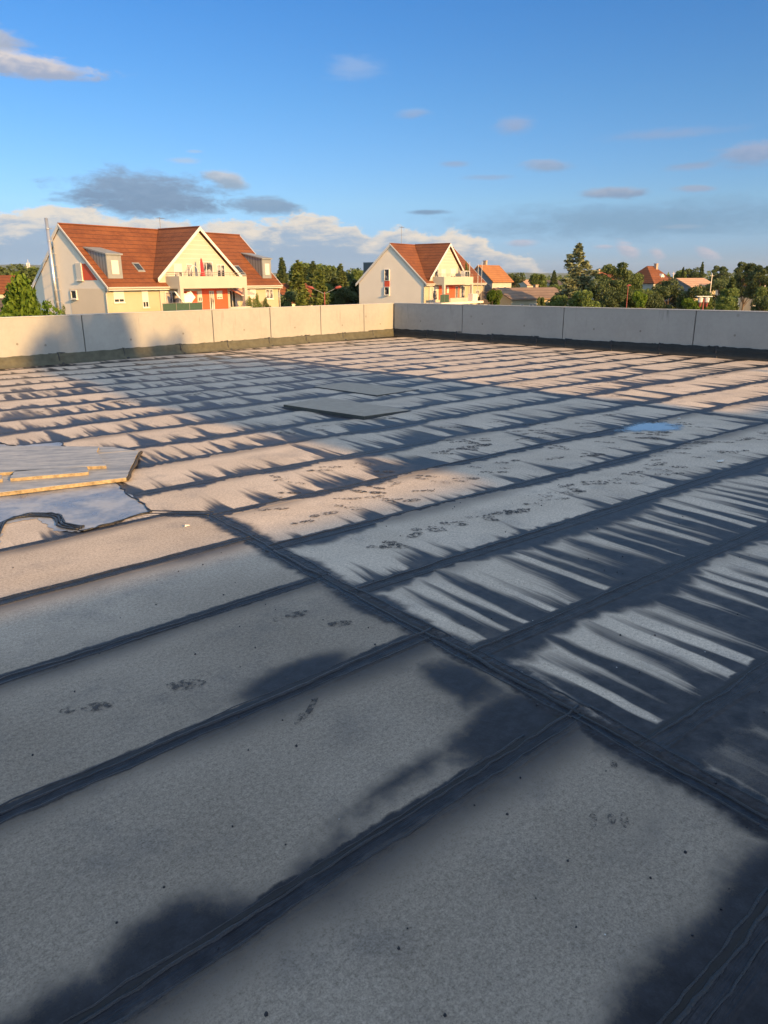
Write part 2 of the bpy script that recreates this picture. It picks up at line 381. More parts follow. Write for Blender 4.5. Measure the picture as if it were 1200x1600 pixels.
def bitumen():
    m, N, b = newmat('bitumen_membrane')
    at = N.node('ShaderNodeAttribute', attribute_name='strip'); s, k, zone = N.sep(at.outputs['Vector'])
    at2 = N.node('ShaderNodeAttribute', attribute_name='stain'); bias, soft, cx = N.sep(at2.outputs['Vector'])
    P = N.xyz(s, N.mul(k, .95), N.mul(zone, 20.0))
    wob = N.noise(N.xyz(N.mul(s, 1.2), k, 3.0), 1.0, 4, .6)
    k2 = N.add(k, N.mul(N.sub(wob, .5), .05))
    f = N.m('FRACT', k2); ki = N.m('FLOOR', k2); g = N.sub(1.0, f)
    fine = N.add(N.mul(N.noise(P, 150.0, 2, .8), .5), N.mul(N.noise(P, 55.0, 3, .8), .5)); mid = N.noise(P, 14.0, 5, .65); big = N.noise(P, 1.3, 4, .6)
    cell = N.mad(ki, 7.31, N.mul(zone, 3.3))
    sv = N.add(N.add(s, N.mul(f, -.10)), N.mul(N.noise(N.xyz(N.mul(s, 3.0), N.mul(f, 2.5), ki), 1.0, 2, .5), .07))
    st1 = N.noise(N.xyz(N.mul(sv, 4.2), N.mul(f, .25), cell), 1.0, 1.0, .5)
    st2 = N.noise(N.xyz(N.mul(sv, 10.5), N.mul(f, .38), N.add(cell, 40.0)), 1.0, 2, .55)
    per = N.m('SINE', N.mul(N.add(sv, N.mul(N.noise(N.xyz(N.mul(s, 1.3), N.mul(f, .25), cell), 1.0, 2, .5), .55)), 30.0))
    st2 = N.add(N.mul(st2, N.sub(1.0, N.mul(N.ss(bias, .08, .2), .55))), N.mul(N.ss(bias, .08, .2), N.mad(per, .10, .275)))
    st3 = N.noise(N.xyz(N.mul(sv, 30.0), N.mul(f, .8), N.add(cell, 80.0)), 1.0, 2, .6)
    low = N.noise(N.xyz(N.mul(s, .7), N.mul(ki, 3.7), 11.0), 1.0, 2, .5)
    bp_ = N.mx(bias, 0.0); wb_ = N.ss(bp_, .02, .22)
    nn = N.add(N.mul(st1, N.mad(wb_, -.42, .66)), N.mul(st2, N.mad(wb_, .42, .22))); nn = N.mad(st3, .12, nn)
    # streaks that run up from the near seam
    thr = N.add(N.mad(bias, -.25, .482), N.mul(f, N.mad(bp_, -.80, .27)))
    thr = N.sub(thr, N.mul(N.sub(low, .5), .25))
    wdt = N.mad(f, .07, .045)
    D1 = N.mul(N.ss(N.m('DIVIDE', N.sub(nn, thr), wdt), -1.0, 1.25), zone)
    D1 = N.mul(D1, N.lin(N.noise(N.xyz(N.mul(s, 1.5), N.mul(k, 1.5), 5.0), 1.0, 3, .6), .3, .6, .72, 1.0))
    # band under the far seam
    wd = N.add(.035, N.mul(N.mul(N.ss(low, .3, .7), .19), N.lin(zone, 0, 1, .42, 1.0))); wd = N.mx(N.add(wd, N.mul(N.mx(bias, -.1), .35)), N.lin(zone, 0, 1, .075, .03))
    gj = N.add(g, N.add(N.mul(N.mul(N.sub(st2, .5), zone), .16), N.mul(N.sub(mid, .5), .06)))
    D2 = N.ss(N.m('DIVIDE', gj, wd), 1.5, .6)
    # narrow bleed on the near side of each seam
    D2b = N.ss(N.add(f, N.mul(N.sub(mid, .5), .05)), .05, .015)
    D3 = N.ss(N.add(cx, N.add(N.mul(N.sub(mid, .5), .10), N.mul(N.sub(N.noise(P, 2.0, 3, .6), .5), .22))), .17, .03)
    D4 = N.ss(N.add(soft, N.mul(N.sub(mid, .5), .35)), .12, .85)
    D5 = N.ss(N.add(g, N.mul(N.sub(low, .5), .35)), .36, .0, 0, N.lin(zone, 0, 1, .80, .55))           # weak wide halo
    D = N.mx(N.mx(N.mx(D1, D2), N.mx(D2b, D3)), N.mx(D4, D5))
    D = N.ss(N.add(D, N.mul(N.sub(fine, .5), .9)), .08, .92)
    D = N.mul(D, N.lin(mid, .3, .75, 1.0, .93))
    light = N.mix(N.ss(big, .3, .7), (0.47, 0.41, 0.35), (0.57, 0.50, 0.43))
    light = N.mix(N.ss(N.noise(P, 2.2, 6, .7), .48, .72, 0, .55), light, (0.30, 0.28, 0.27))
    far = N.mx(zone, N.ss(k, 2.2, 4.3, .50, .86))  # near strips painted darker for their shade, paler towards the sunlit part
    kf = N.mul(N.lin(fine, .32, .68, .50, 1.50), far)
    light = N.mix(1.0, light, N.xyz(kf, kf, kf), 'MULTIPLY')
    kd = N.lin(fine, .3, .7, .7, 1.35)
    dark = N.mix(N.ss(mid, .35, .7), (0.002, 0.005, 0.014), (0.006, 0.012, 0.027))  # blue tint paints the sky sheen into the dark bitumen colour
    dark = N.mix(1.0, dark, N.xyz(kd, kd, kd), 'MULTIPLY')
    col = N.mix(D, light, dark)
    # seam line of raw bitumen and beads
    ln = N.mx(N.ss(N.mn(f, g), .016, .006), N.mul(N.ss(N.add(cx, N.mul(N.sub(mid, .5), .03)), .022, .008), 1.0))
    col = N.mix(N.mul(ln, .85), col, (0.012, 0.013, 0.017))
    # pale flecks and dark crumbs
    vo = N.node('ShaderNodeTexVoronoi'); N.put(vo.inputs['Vector'], P); vo.inputs['Scale'].default_value = 11.0
    rnd = N.sep(vo.outputs['Color'])
    fl = N.mul(N.ss(vo.outputs['Distance'], .045, .02), N.ss(rnd[0], .70, .72)); fl = N.mul(fl, N.ss(N.noise(P, .9, 2), .46, .58))
    col = N.mix(fl, col, (0.55, 0.56, 0.58))
    vo2 = N.node('ShaderNodeTexVoronoi'); N.put(vo2.inputs['Vector'], P); vo2.inputs['Scale'].default_value = 5.0
    r2 = N.sep(vo2.outputs['Color']); cr = N.mul(N.ss(N.add(vo2.outputs['Distance'], N.mul(N.sub(mid, .5), .1)), .05, .02), N.ss(r2[1], .84, .86))
    col = N.mix(N.mul(cr, .8), col, (0.03, 0.028, 0.03))
    N.put(b.inputs['Base Color'], col)
    N.put(b.inputs['Roughness'], N.lin(D, 0, 1, .95, .42)); N.put(b.inputs['Specular IOR Level'], N.lin(D, 0, 1, .15, .28))
    # relief: overlaps step down past each seam, beads, grain
    step = N.ss(f, .0, .012, 1.0, 0.0); step = N.mul(step, 1.0)
    bead = N.mul(N.ss(N.m('ABSOLUTE', N.sub(cx, .05)), .05, .01), N.lin(N.noise(P, 6, 4, .7), .3, .7, .0, 1.0))
    beadk = N.mul(N.ss(g, .11, .09), .5)
    beadk = N.mul(beadk, N.lin(N.noise(N.xyz(N.mul(s, .8), N.mul(k, 14.0), 1.0), 3.0, 4, .65), .3, .7, .5, 1.3))
    h = N.add(N.mul(N.add(N.add(bead, beadk), N.mul(f, -.35)), .014), N.add(N.mul(fine, .0012), N.mul(mid, .0015)))
    h = N.add(h, N.mul(N.noise(P, .8, 2), .02))
    bp = N.node('ShaderNodeBump'); N.put(bp.inputs['Height'], h); bp.inputs['Strength'].default_value = .9; bp.inputs['Distance'].default_value = 1.0
    N.put(b.inputs['Normal'], bp.outputs[0])
    return m
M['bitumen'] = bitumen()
RW0, RW1 = (16.95, 18.6), (17.5, 6.0)          # right parapet foot, far corner and a nearer point (s, t)
def rw_s(t): return RW0[0] + (RW1[0] - RW0[0]) * (RW0[1] - t) / (RW0[1] - RW1[1])

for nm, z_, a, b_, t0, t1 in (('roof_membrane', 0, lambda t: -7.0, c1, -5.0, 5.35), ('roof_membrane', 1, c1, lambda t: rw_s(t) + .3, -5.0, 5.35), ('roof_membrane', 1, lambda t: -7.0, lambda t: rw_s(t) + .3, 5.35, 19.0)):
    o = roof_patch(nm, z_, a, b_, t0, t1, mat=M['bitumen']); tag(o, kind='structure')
mb = MB(); mb.prism([ST(-7, -5, -6.0), ST(18.5, -5, -6.0), ST(17.2, 19, -6.0), ST(-7, 19, -6.0)], [ST(-7, -5, -.02), ST(18.5, -5, -.02), ST(17.2, 19, -.02), ST(-7, 19, -.02)])
tag(mb.build('roof_slab', M['beige_dark']), kind='structure')

# ---- bare wet patch where the membrane is cut away, and the puddle
m, N, b = newmat('wet_screed')
tcn = N.node('ShaderNodeTexCoord').outputs['Object']
n = N.noise(tcn, 3.0, 6, .65, .4); n2 = N.noise(tcn, 14.0, 4, .7)
N.put(b.inputs['Base Color'], N.mix(N.ss(N.add(N.mul(n, .7), N.mul(n2, .3)), .38, .62), (0.15, 0.175, 0.215), (0.33, 0.35, 0.38)))
N.put(b.inputs['Roughness'], N.lin(n, .3, .7, .22, .5)); b.inputs['Specular IOR Level'].default_value = .8
N.put(b.inputs['Normal'], N.bump(n2, .12, .01))
M['wet'] = m
def ragged(pts, z, amp=.03, sub=10, r=rng):
    out = []
    for i in range(len(pts)):
        a, c = pts[i], pts[(i + 1) % len(pts)]
        for q in range(sub):
            u = q / sub; am = amp if q else amp * .3
            out.append(ST(a[0] + (c[0] - a[0]) * u + r.uniform(-am, am), a[1] + (c[1] - a[1]) * u + r.uniform(-am, am), z))
    return out
mb = MB(); mb.poly(ragged([(-3, 5.36), (1.0, 5.36), (1.22, 5.45), (1.35, 5.90), (1.62, 5.89), (1.60, 5.50), (1.72, 5.33), (2.34, 5.44), (2.50, 6.6), (2.62, 8.0), (2.75, 8.7), (2.30, 8.85), (2.1, 9.5), (-3, 9.6)], .004, .018))
tag(mb.build('wet_patch', M['wet'], fix=False), kind='structure')
m, N, b = newmat('water_film'); b.inputs['Base Color'].default_value = (.27, .31, .36, 1); b.inputs['Roughness'].default_value = .07; b.inputs['Specular IOR Level'].default_value = 1.0  # pale blue base paints part of the sky's reflection into the water
at = N.node('ShaderNodeAttribute', attribute_name='film'); tcn = N.node('ShaderNodeTexCoord').outputs['Object']
a_ = N.add(N.sep(at.outputs['Vector'])[0], N.mul(N.sub(N.noise(tcn, 9.0, 5, .7), .5), .9))
tr = N.node('ShaderNodeBsdfTransparent'); mxs = N.node('ShaderNodeMixShader'); N.put(mxs.inputs[0], N.ss(a_, .12, .55))
N.l.new(tr.outputs[0], mxs.inputs[1]); N.l.new(b.outputs[0], mxs.inputs[2])
N.l.new(mxs.outputs[0], [q for q in m.node_tree.nodes if q.type == 'OUTPUT_MATERIAL'][0].inputs[0])
M['water'] = m
rim = [(7.80, 4.80), (8.25, 4.90), (8.70, 4.93), (9.05, 4.66), (9.05, 4.34), (8.62, 4.14), (8.30, 4.22), (8.1, 4.45), (7.85, 4.62)]
vv = []; ff = []; aa = []; cs, ct = 8.48, 4.56; nr_ = 5; nq = len(rim) * 3
rr_ = [(rim[i // 3][0] + (rim[(i // 3 + 1) % len(rim)][0] - rim[i // 3][0]) * (i % 3) / 3, rim[i // 3][1] + (rim[(i // 3 + 1) % len(rim)][1] - rim[i // 3][1]) * (i % 3) / 3) for i in range(nq)]
for q in range(nr_ + 1):
    for (a, c) in rr_: u = q / nr_; vv.append(ST(cs + (a - cs) * max(u, .02), ct + (c - ct) * max(u, .02), .004)); aa.append((1 - u, 0, 0))
for q in range(nr_):
    for i in range(nq): ff.append((q * nq + i, q * nq + (i + 1) % nq, (q + 1) * nq + (i + 1) % nq, (q + 1) * nq + i))
me = bpy.data.meshes.new('puddle'); me.from_pydata(vv, [], ff); me.update(); a_ = me.attributes.new('film', 'FLOAT_VECTOR', 'POINT'); a_.data.foreach_set('vector', np.array(aa, dtype=np.float32).ravel())
me.materials.append(m); o = bpy.data.objects.new('puddle', me); COL.objects.link(o); tag(o, kind='structure')
# torn membrane lip round the cut
mb = MB()
for a, c in (((2.34, 5.44), (2.50, 6.6)), ((2.62, 8.0), (2.75, 8.7)), ((2.30, 8.85), (2.1, 9.5)), ((1.72, 5.33), (2.34, 5.44))):
    nseg = 14; pts = []
    for q in range(nseg + 1):
        u = q / nseg; pts.append(ST(a[0] + (c[0] - a[0]) * u + rng.uniform(-.02, .02), a[1] + (c[1] - a[1]) * u + rng.uniform(-.02, .02), .008))
    mb.tube(pts, [rng.uniform(.004, .011) for _ in pts], 5)
arc0 = [(1.02, 5.40), (1.20, 5.60), (1.35, 5.92), (1.55, 5.98), (1.70, 5.80), (1.66, 5.55), (1.75, 5.36)]
arc = []
for i in range(len(arc0) - 1):
    a, b0_, c, d_ = arc0[max(i - 1, 0)], arc0[i], arc0[i + 1], arc0[min(i + 2, len(arc0) - 1)]
    for q in range(6):
        u = q / 6; arc.append(tuple(.5 * (2 * b0_[w] + (c[w] - a[w]) * u + (2 * a[w] - 5 * b0_[w] + 4 * c[w] - d_[w]) * u * u + (3 * b0_[w] - a[w] - 3 * c[w] + d_[w]) * u ** 3) for w in (0, 1)))
for q in range(3):
    mb.tube([ST(x + q * .03 + rng.uniform(-.004, .004), y + q * .02 + rng.uniform(-.004, .004), .012) for x, y in arc], [rng.uniform(.006, .012) for _ in arc], 6)
M['tar'] = plain('tar', (0.010, 0.014, 0.024), .4, .3, 12, bump=.4, bscale=60)
tag(mb.build('membrane_edge', M['tar'], smooth=True), kind='structure')

# ---- footprints pressed into the dusty membrane
PR = [(3.22,3.57),(3.26,3.6),(3.25,3.51),(3.5,3.62),(3.69,3.6),(3.73,3.63),(3.92,3.56),(3.94,3.6),(4.19,3.56),(4.18,3.48),(4.32,3.56),(4.55,3.48),(5.01,3.61),(5.01,3.56),(4.79,3.5),(5.04,3.45),(5.36,3.55),(5.34,3.49),(5.75,3.58),(5.72,3.51),(5.91,3.49),(6.22,3.36),(6.79,3.34),(6.56,3.38),(4.45,3.5),(4.51,3.45),(5.23,3.51),
(3.5,5.13),(3.29,5.11),(3.02,4.89),(3.16,4.81),(3.11,4.4),(3.37,4.45),(3.59,4.42),(3.73,4.66),(3.92,4.56),(4.14,4.74),(4.38,4.84),(4.37,4.76),(4.02,4.38),(3.94,4.39),(4.09,4.27),(4.39,4.39),(4.77,4.71),(4.71,4.45),(4.84,4.42),(4.98,4.42),(5.33,4.69),(5.27,4.48),(5.38,4.37),(5.52,4.45),(4.65,4.72),(4.03,4.64),(3.94,4.79),
(3.73,5.35),(3.67,5.57),(4.19,5.58),(4.34,5.61),(4.66,5.5),(4.44,5.11),(3.69,5.71),(6.21,5.29),(6.81,5.06),(6.21,5.53),(7.13,5.01),(6.8,5.22),(6.07,5.75),(6.13,5.6),(6.16,5.34),(5.98,5.28),(6.69,6.23),(6.87,6.18),(6.88,6.02),(7.4,6.1),(7.01,5.38),(4.99,7.33),(5.79,7.31),(5.37,7.25),(5.6,7.43),(6.56,7.21)]
fr = random.Random(3)
PR += [(1.29, 2.83), (.92, 2.92), (2.1, 3.1), (2.2, 2.85)]
for _ in range(26): PR.append((fr.uniform(5.4, 9.2), fr.uniform(3.2, 3.75)))
for _ in range(26): PR.append((fr.uniform(5.5, 9.4), fr.uniform(4.15, 4.7)))
for _ in range(22): PR.append((fr.uniform(4.5, 9.0), fr.uniform(5.1, 5.7)))
for _ in range(40): PR.append((fr.uniform(10.3, 15.5), fr.choice((5.4, 6.3, 7.2, 8.1)) + fr.uniform(-.25, .25)))
for _ in range(14): PR.append((fr.uniform(3.0, 6.5), fr.uniform(10.9, 11.3)))
mb = MB()
def ell(s0, t0, ang, a, c, n=12):
    ca, sa = math.cos(ang), math.sin(ang)
    mb.poly([ST(s0 + ca * math.cos(q * 2 * math.pi / n) * a * fr.uniform(.85, 1.1) - sa * math.sin(q * 2 * math.pi / n) * c * fr.uniform(.8, 1.15), t0 + sa * math.cos(q * 2 * math.pi / n) * a + ca * math.sin(q * 2 * math.pi / n) * c, .004 + fr.uniform(0, .0015)) for q in range(n)])
for s0, t0 in PR:
    ang = R(-38) + fr.gauss(0, .4); sc = fr.uniform(.75, 1.1)
    ell(s0, t0, ang, .085 * sc, .042 * sc)
    if fr.random() < .75: ell(s0 - math.cos(ang) * .135 * sc, t0 - math.sin(ang) * .135 * sc, ang, .042 * sc, .034 * sc)
for s0, t0, L_ in ((1.6, 2.29, .10), (1.52, 2.26, .05), (1.9, 1.09, .035), (1.98, 1.02, .04), (2.22, 1.21, .025), (1.95, 1.05, .03), (2.45, 2.14, .05)): ell(s0, t0, R(35), L_, .014)
m, N, b = newmat('footprint_damp'); tcn = N.node('ShaderNodeTexCoord').outputs['Object']
b.inputs['Base Color'].default_value = (.045, .042, .045, 1); b.inputs['Roughness'].default_value = .7
q_ = N.add(N.mul(N.noise(tcn, 34.0, 4, .75), .75), N.mul(N.noise(tcn, 2.5, 2, .5), .25))
tr = N.node('ShaderNodeBsdfTransparent'); mxs = N.node('ShaderNodeMixShader'); N.put(mxs.inputs[0], N.ss(q_, .46, .58, 0, .85))
N.l.new(tr.outputs[0], mxs.inputs[1]); N.l.new(b.outputs[0], mxs.inputs[2])
N.l.new(mxs.outputs[0], [q for q in m.node_tree.nodes if q.type == 'OUTPUT_MATERIAL'][0].inputs[0])
M['print'] = m
tag(mb.build('footprints', M['print'], fix=False), kind='structure')

# bitumen ropes squeezed out along the nearest laps, and crumbs of it
mb = MB(); br = random.Random(21)
def rope(pa, pb, r0, r1, off):
    L_ = math.hypot(pb[0] - pa[0], pb[1] - pa[1]); n = int(L_ / .045); dx_, dy_ = (pb[0] - pa[0]) / L_, (pb[1] - pa[1]) / L_; w = 0; pts = []; rad = []; rc = (r0 + r1) / 2
    for i in range(n + 1):
        w = w * .86 + br.gauss(0, .0035); rc = min(r1, max(r0, rc + br.gauss(0, .0012)))
        pts.append(ST(pa[0] + dx_ * L_ * i / n - dy_ * (w + off), pa[1] + dy_ * L_ * i / n + dx_ * (w + off), -rc * .35)); rad.append(rc)
    mb.tube(pts, rad, 6)
for t_ in (.555, 1.54, 2.49, 3.47, 4.42):
    rope((-2.5, t_), (c1(t_) + .05, t_), .004, .013, -.012); rope((-2.5, t_), (c1(t_), t_), .003, .009, -.065); rope((.2, t_), (c1(t_) - .3, t_), .002, .007, .02)
for a, c in zip((.0, .7, 1.5, 2.36, 3.46, 4.04, 5.07), (.7, 1.5, 2.36, 3.46, 4.04, 5.07, 5.45)):
    rope((c1(a), a), (c1(c), c), .004, .014, .0); rope((c1(a), a), (c1(c), c), .003, .010, -.07); rope((c1(a), a), (c1(c), c), .003, .009, .05)
for kk in range(0, 5):
    tt_ = TA[KT.index(kk)]; te = tt_ + (TB[KT.index(kk)] - tt_); rope((c1(tt_), tt_), (9.9, te), .003, .009, -.01)
tag(mb.build('lap_bitumen', M['tar'], smooth=True, fix=False), kind='structure')
mb = MB()
for _ in range(170):
    s0, t0 = br.uniform(.2, 5.5), br.uniform(.6, 5.0); r0 = br.uniform(.002, .006); n = 5
    mb.prism([ST(s0 + math.cos(i * 1.257) * r0 * br.uniform(.6, 1.3), t0 + math.sin(i * 1.257) * r0, 0) for i in range(n)], [ST(s0 + math.cos(i * 1.257) * r0 * .6, t0 + math.sin(i * 1.257) * r0 * .6, r0 * br.uniform(.8, 1.4)) for i in range(n)])
tag(mb.build('bitumen_crumbs', M['tar'], smooth=False), 'black crumbs of bitumen scattered over the near membrane', 'debris', kind='stuff')

# ---- small litter
def chip(s, t, sz, label, mat, nm='paper_scrap', cat='scrap'):
    mb = MB(); n = 7; top_ = [ST(s + math.cos(i * 2 * math.pi / n) * sz * rng.uniform(.5, 1.2) * 1.6, t + math.sin(i * 2 * math.pi / n) * sz * rng.uniform(.4, 1), .012 + rng.uniform(0, .008)) for i in range(n)]
    bot = [(x, y, z - .006) for x, y, z in top_]; mb.prism(bot, top_)
    tag(mb.build(nm, mat), label, cat)
chip(7.29, 3.16, .035, 'white scrap of paper lying near the right edge, past the puddle', M['white'])
chip(2.38, 4.91, .014, 'tiny pale chip on the sunlit membrane beside the cross seam', M['cloth'])
chip(9.25, 4.62, .02, 'tiny white fleck on the membrane behind the puddle', M['white'])

# ---- raised hatches wrapped in membrane
M['hatch_top'] = plain('membrane_grey', (0.36, 0.315, 0.265), .9, .12, 8, bump=.2)
M['hatch_side'] = plain('membrane_green_grey', (0.055, 0.06, 0.055), .8, .25, 8, bump=.3)
def hatch(c, h, label, warp):
    t_ = empty('membrane_hatch', ST(c[0][0], c[0][1], 0), label, 'roof hatch', 'raised membrane panels')
    top_ = [ST(a, b_, h * w_) for (a, b_), w_ in zip(c, warp)]; bot = [ST(a, b_, -.005) for a, b_ in c]
    cx_ = sum(p[0] for p in top_) / 4; cy_ = sum(p[1] for p in top_) / 4
    inn = [(cx_ + (p[0] - cx_) * .992, cy_ + (p[1] - cy_) * .992, p[2] + .004) for p in top_]
    MB().prism(bot, top_).build('upstand', M['hatch_side'], t_, bevel=.008)
    MB().prism([(p[0], p[1], p[2] - .003) for p in inn], inn).build('cover', M['hatch_top'], t_)
    mb = MB()
    for i in range(4):
        a, b_ = c[i], c[(i + 1) % 4]; nn = 9
        mb.tube([ST(a[0] + (b_[0] - a[0]) * q / nn + rng.uniform(-.02, .02), a[1] + (b_[1] - a[1]) * q / nn + rng.uniform(-.02, .02), .0) for q in range(nn + 1)], [rng.uniform(.006, .016) for _ in range(nn + 1)], 6)
    mb.build('bitumen_bead', M['tar'], t_, smooth=True)
hatch([(6.0, 8.97), (6.22, 7.42), (7.15, 7.50), (7.0, 9.3)], .045, 'raised grey membrane panel with dark green front edge in the middle of the roof', (1, 1, .25, .25))
hatch([(7.61, 10.41), (7.72, 8.87), (8.70, 8.94), (8.43, 10.56)], .014, 'low grey membrane panel just behind the dark-edged one', (1, 1, .3, .3))

# ------------------------------------------------------------------ stacked insulation boards
def board_mat(name, c1_, c2_):
    m, N, b = newmat(name); tcn = N.node('ShaderNodeTexCoord').outputs['Object']
    x, y, z = N.sep(tcn)
    g1 = N.noise(N.xyz(N.mul(N.add(N.mul(x, .93), N.mul(y, .2)), 1.0), N.mul(N.sub(y, N.mul(x, .2)), 9.0), z), 1.5, 6, .65)
    g2 = N.noise(tcn, 9.0, 5, .7)
    col = N.mix(N.ss(N.add(N.mul(g1, .7), N.mul(g2, .3)), .36, .64), c1_, c2_)
    col = N.mix(N.ss(g2, .64, .72, 0, .6), col, (.45, .45, .45))
    N.put(b.inputs['Base Color'], col); b.inputs['Roughness'].default_value = .5; b.inputs['Specular IOR Level'].default_value = .5
    N.put(b.inputs['Normal'], N.bump(g2, .2, .01)); return m
M['facing'] = board_mat('board_facing', (0.19, 0.205, 0.22), (0.40, 0.40, 0.385))
M['foam'] = plain('foam_edge', (0.34, 0.27, 0.165), .9, .5, 22, bump=.5, bscale=70)
M['foam_dark'] = plain('board_dark_end', (0.045, 0.04, 0.035), .9, .4, 20)
def board(c, z0, z1, label, dark_end=False):
    g_ = empty('insulation_board', (c[0][0], c[0][1], z0), label, 'board', 'insulation boards stacked at the left')
    n = len(c); sub = []
    for i in range(n):
        a, b_ = c[i], c[(i + 1) % n]; m_ = 8
        for q in range(m_):
            u = q / m_; am = .0 if q == 0 else .006
            sub.append((a[0] + (b_[0] - a[0]) * u + rng.uniform(-am, am), a[1] + (b_[1] - a[1]) * u + rng.uniform(-am, am)))
    MB().prism([(x, y, z0) for x, y in sub], [(x, y, z1 - .004) for x, y in sub]).build('foam_core', M['foam'], g_)
    MB().prism([(x, y, z1 - .0035) for x, y in sub], [(x, y, z1) for x, y in sub]).build('facing', M['facing'], g_)
    if dark_end:
        i, j = 1, 2; a, b_ = Vector(c[i]), Vector(c[j]); d = (b_ - a); nrm = Vector((d.y, -d.x)).normalized()
        mb = MB(); pts = [a + d * (q / 12) + nrm * (.012 + rng.uniform(-.005, .012)) for q in range(13)]
        mb.tube([(p.x, p.y, (z0 + z1) / 2 + rng.uniform(-.006, .006)) for p in pts], [(z1 - z0) * .5 * rng.uniform(.8, 1.1) for _ in pts], 6)
        mb.build('torn_edge', M['foam_dark'], g_)
zb = .010
board([(-4.6, 5.40), (-2.36, 6.56), (-2.60, 7.70), (-4.9, 6.9)], zb, .045, 'bottom insulation board with the dark torn right end', True)
board([(-5.0, 7.0), (-2.66, 7.71), (-2.95, 7.9), (-5.0, 8.0)], zb, .042, 'insulation board at the back of the stack, partly covered')
board([(-3.36, 6.44), (-2.74, 6.66), (-2.83, 6.86), (-3.45, 6.72)], .046, .076, 'short upper insulation board nearest the blue wet patch')
board([(-5.0, 6.15), (-3.66, 6.62), (-2.87, 6.87), (-2.66, 6.90), (-2.98, 7.52), (-5.0, 7.28)], .046, .076, 'long upper insulation board with a notched right end')
board([(-4.7, 5.85), (-3.42, 6.42), (-3.50, 6.56), (-4.8, 6.13)], .046, .076, 'small upper insulation board cut off by the left edge of the photo')
board([(-5.0, 7.30), (-2.99, 7.54), (-3.06, 7.80), (-5.0, 7.90)], .046, .070, 'narrow upper insulation board along the back of the stack')

# ------------------------------------------------------------------ parapets
def concrete(name, base_, dark_):
    m, N, b = newmat(name); tcn = N.node('ShaderNodeTexCoord').outputs['Object']; x, y, z = N.sep(tcn)
    n = N.noise(tcn, 1.1, 6, .6); n2 = N.noise(tcn, 9, 5, .7)
    dr = N.noise(N.xyz(N.mul(x, 5.0), N.mul(y, 5.0), N.mul(z, .5)), 1.0, 4, .65)
    col = N.mix(N.ss(N.add(N.mul(n, .6), N.mul(n2, .4)), .35, .68), base_, dark_)
    col = N.mix(N.mul(N.ss(dr, .58, .75), N.ss(z, .25, 1.05, 0.10, .8)), col, tuple(q * .55 for q in dark_))
    vo = N.node('ShaderNodeTexVoronoi'); N.put(vo.inputs['Vector'], tcn); vo.inputs['Scale'].default_value = 2.2; rr = N.sep(vo.outputs['Color'])
    sp = N.mul(N.ss(N.add(vo.outputs['Distance'], N.mul(N.sub(n2, .5), .12)), .11, .04), N.ss(rr[0], .82, .84))
    col = N.mix(N.mul(sp, .55), col, (.16, .145, .12))
    N.put(b.inputs['Base Color'], col); b.inputs['Roughness'].default_value = .85
    N.put(b.inputs['Normal'], N.bump(n2, .12, .02)); return m
M['conc'] = concrete('parapet_concrete', (0.345, 0.348, 0.33), (0.295, 0.297, 0.283))
M['joint'] = plain('joint_sealant', (0.10, 0.095, 0.09), .95, .2, 5)  # dark sealant backing behind the panel joints
M['cope'] = plain('coping', (0.45, 0.44, 0.41), .7, .1, 3)
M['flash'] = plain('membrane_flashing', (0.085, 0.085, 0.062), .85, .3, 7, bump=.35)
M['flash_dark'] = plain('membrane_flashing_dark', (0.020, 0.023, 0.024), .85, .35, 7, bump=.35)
M['plug'] = plain('plug', (0.20, 0.19, 0.175), .9, .2, 8)
